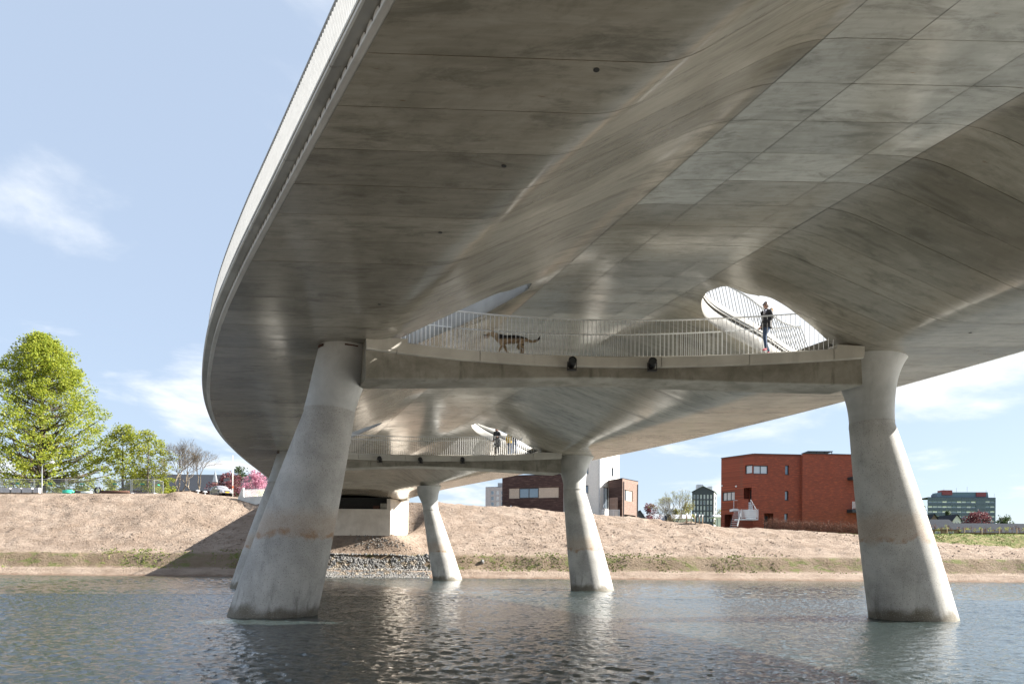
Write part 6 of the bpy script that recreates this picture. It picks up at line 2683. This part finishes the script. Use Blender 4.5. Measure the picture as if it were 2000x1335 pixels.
# the leash handle she holds
R_ = Matrix.Rotation(RAD(205), 4, 'Z')
hp = Vector(loc) + R_ @ Vector((0.30, 0.215, 0.985))
ls = thing('leash_reel', hp, 'black dog leash reel held in the hand of the woman with sunglasses', 'leash reel')
m = MB()
m.tube([hp + Vector((0, -0.025, 0)), hp + Vector((0, 0.025, 0))], [0.075, 0.075], 16)
m.build('case', M['black'], ls, smooth=True, sharp=40)
m = MB()
m.tube([hp + Vector((0.02, 0, 0.05)), hp + Vector((0.09, 0, 0.07)), hp + Vector((0.10, 0, 0.0)), hp + Vector((0.04, 0, -0.05))], 0.016, 8)
m.build('handle', M['black'], ls, smooth=True)

loc = on_walk(972, 45.4, 0.24)
person(loc, RAD(250), 'woman with dark red hair and long dark coat on the farther walkway', dict(ell=(.06, .25, 1.15), wrl=(.25, .16, 1.10), elr=(-.05, -.24, 1.14), wrr=(.05, -.24, .92)),
       M['coat_navy'], M['trousers_dark'], M['shoe_dark'], (M['hair_red'], 'bob'), 1.06, coat=True, look=0.4)
loc = on_walk(997, 45.4, 0.55)
person(loc, RAD(80), 'person in mustard yellow jacket standing behind the man on the farther walkway', {}, M['jacket_yellow'], M['denim'], M['shoe_dark'], (M['hair_dark'], 'short'), 0.98)
loc = on_walk(1006.5, 45.4, 0.25)
person(loc, RAD(100), 'man in black jacket and jeans seen from behind on the farther walkway',
       dict(ell=(.12, .25, 1.24), wrl=(.22, .12, 1.42), elr=(.12, -.25, 1.24), wrr=(.22, -.12, 1.42)), M['jacket_black'], M['denim'], M['shoe_dark'], (M['hair_dark'], 'short'), 1.08)


# ---- dog
def mat_dog():
    m = NT('shepherd_coat')
    c = m.coord('Object')
    s = m.sep(c)
    n = m.noise(c, 16.0, 4, 0.6)
    zz = m.math('ADD', s[2], m.math('MULTIPLY', m.math('SUBTRACT', n, 0.5), 0.06))
    col = m.mix(m.rng(n, 0.3, 0.7), (0.31, 0.215, 0.125), (0.46, 0.345, 0.22))
    saddle = m.math('MULTIPLY', m.rng(zz, 0.44, 0.52), m.math('MULTIPLY', m.rng(s[0], -0.62, -0.42), m.rng(s[0], 0.46, 0.34)))
    col = m.mix(saddle, col, (0.018, 0.015, 0.013))
    tail = m.math('MULTIPLY', m.rng(s[0], -0.52, -0.62), m.rng(zz, 0.40, 0.50))
    col = m.mix(tail, col, (0.022, 0.018, 0.015))
    muz = m.rng(s[0], 0.745, 0.80)
    col = m.mix(muz, col, (0.02, 0.017, 0.015))
    m.col(col)
    m.rough(0.85, 0.2)
    m.bump(m.noise(m.coord('Object', (1, 1, 1)), 70, 3), 0.5, 0.01)
    return m.mat


def dog(loc, rz):
    o = thing('dog', loc, 'tan and black shepherd dog walking along the nearer walkway', 'dog', rz=rz, local=True)
    V = [(0.0, 0, .50), (.22, 0, .49), (.36, 0, .52), (.50, 0, .63), (.60, 0, .69), (.70, 0, .675), (.82, 0, .645),
         (-.20, 0, .505), (-.38, 0, .50), (-.47, 0, .49), (-.62, 0, .43), (-.78, 0, .43), (-.90, 0, .50), (-.92, 0, .58),
         (.30, .09, .42), (.25, .10, .29), (.34, .10, .17), (.38, .10, .05), (.43, .10, .028),
         (.28, -.09, .42), (.20, -.10, .30), (.13, -.10, .16), (.06, -.10, .05), (.11, -.10, .028),
         (-.38, .10, .41), (-.28, .11, .28), (-.44, .11, .19), (-.42, .11, .05), (-.37, .11, .028),
         (-.36, -.10, .41), (-.22, -.11, .28), (-.36, -.11, .18), (-.28, -.11, .05), (-.23, -.11, .028)]
    E = [(0, 1), (1, 2), (2, 3), (3, 4), (4, 5), (5, 6), (0, 7), (7, 8), (8, 9), (9, 10), (10, 11), (11, 12), (12, 13),
         (2, 14), (14, 15), (15, 16), (16, 17), (17, 18), (2, 19), (19, 20), (20, 21), (21, 22), (22, 23),
         (8, 24), (24, 25), (25, 26), (26, 27), (27, 28), (8, 29), (29, 30), (30, 31), (31, 32), (32, 33)]
    Rr = [.145, .165, .15, .088, .078, .055, .036, .125, .115, .065, .045, .043, .038, .015] + [.075, .05, .032, .027, .03] * 2 + [.085, .062, .034, .027, .03] * 2
    me = skin_mesh(V, E, Rr, 0)
    b = bmesh.new()
    b.from_mesh(me)
    bpy.data.meshes.remove(me)
    for sg in (-1, 1):       # pricked ears
        base = Vector((.565, .045 * sg, .745))
        q = [base + Vector((.035, -.02 * sg, -.01)), base + Vector((-.03, -.025 * sg, -.01)), base + Vector((-.02, .035 * sg, -.03)), base + Vector((.03, .03 * sg, -.025)), base + Vector((.0, .012 * sg, .115))]
        vs = [b.verts.new(p) for p in q]
        for f in ((0, 1, 4), (1, 2, 4), (2, 3, 4), (3, 0, 4)):
            b.faces.new([vs[i] for i in f])
    # lower jaw, mouth open
    e = bmesh.ops.create_uvsphere(b, u_segments=10, v_segments=6, radius=1.0)
    for v in e['verts']:
        p = v.co.copy()
        v.co = Vector((.745 + p.x * .07, p.y * .026, .592 - .018 * (p.x + 1) + p.z * .017))
    me = bpy.data.meshes.new('body')
    b.to_mesh(me)
    b.free()
    me.materials.append(mat_dog())
    me.polygons.foreach_set('use_smooth', [True] * len(me.polygons))
    ob = bpy.data.objects.new('body', me)
    C.objects.link(ob)
    ob.parent = o
    m = MB()
    m.tube([(.83, 0, .655), (.865, 0, .65)], [.024, .016], 8)
    m.build('nose', M['black'], o, smooth=True)
    m = MB()
    m.strip([[(.74, -.018, .612), (.74, .018, .612)], [(.80, -.018, .60), (.80, .018, .60)], [(.825, -.014, .565), (.825, .014, .565)]])
    m.build('tongue', M['shoe_pink'], o)
    for sg in (-1, 1):
        m = MB()
        m.tube([(.655, .05 * sg, .705), (.665, .056 * sg, .707)], .011, 8)
        m.build('eye', M['black'], o)
    m = MB()
    m.strip([[Vector((.47, 0, .60)) + Matrix.Rotation(RAD(-42), 3, 'Y') @ Vector((dz, math.cos(a) * .098, math.sin(a) * .098)) for a in [2 * math.pi * k / 16 for k in range(16)]] for dz in (-.016, .016)], close=True)
    m.build('dog_collar', M['rust'], o)


loc = on_walk(996, 22.9, 0.25)
dog((loc[0] + 0.02, loc[1], loc[2]), RAD(176))
bpy.data.objects['dog'].scale = (1.08, 1.08, 1.08)

# thin haze of the far air is left to the sky veil
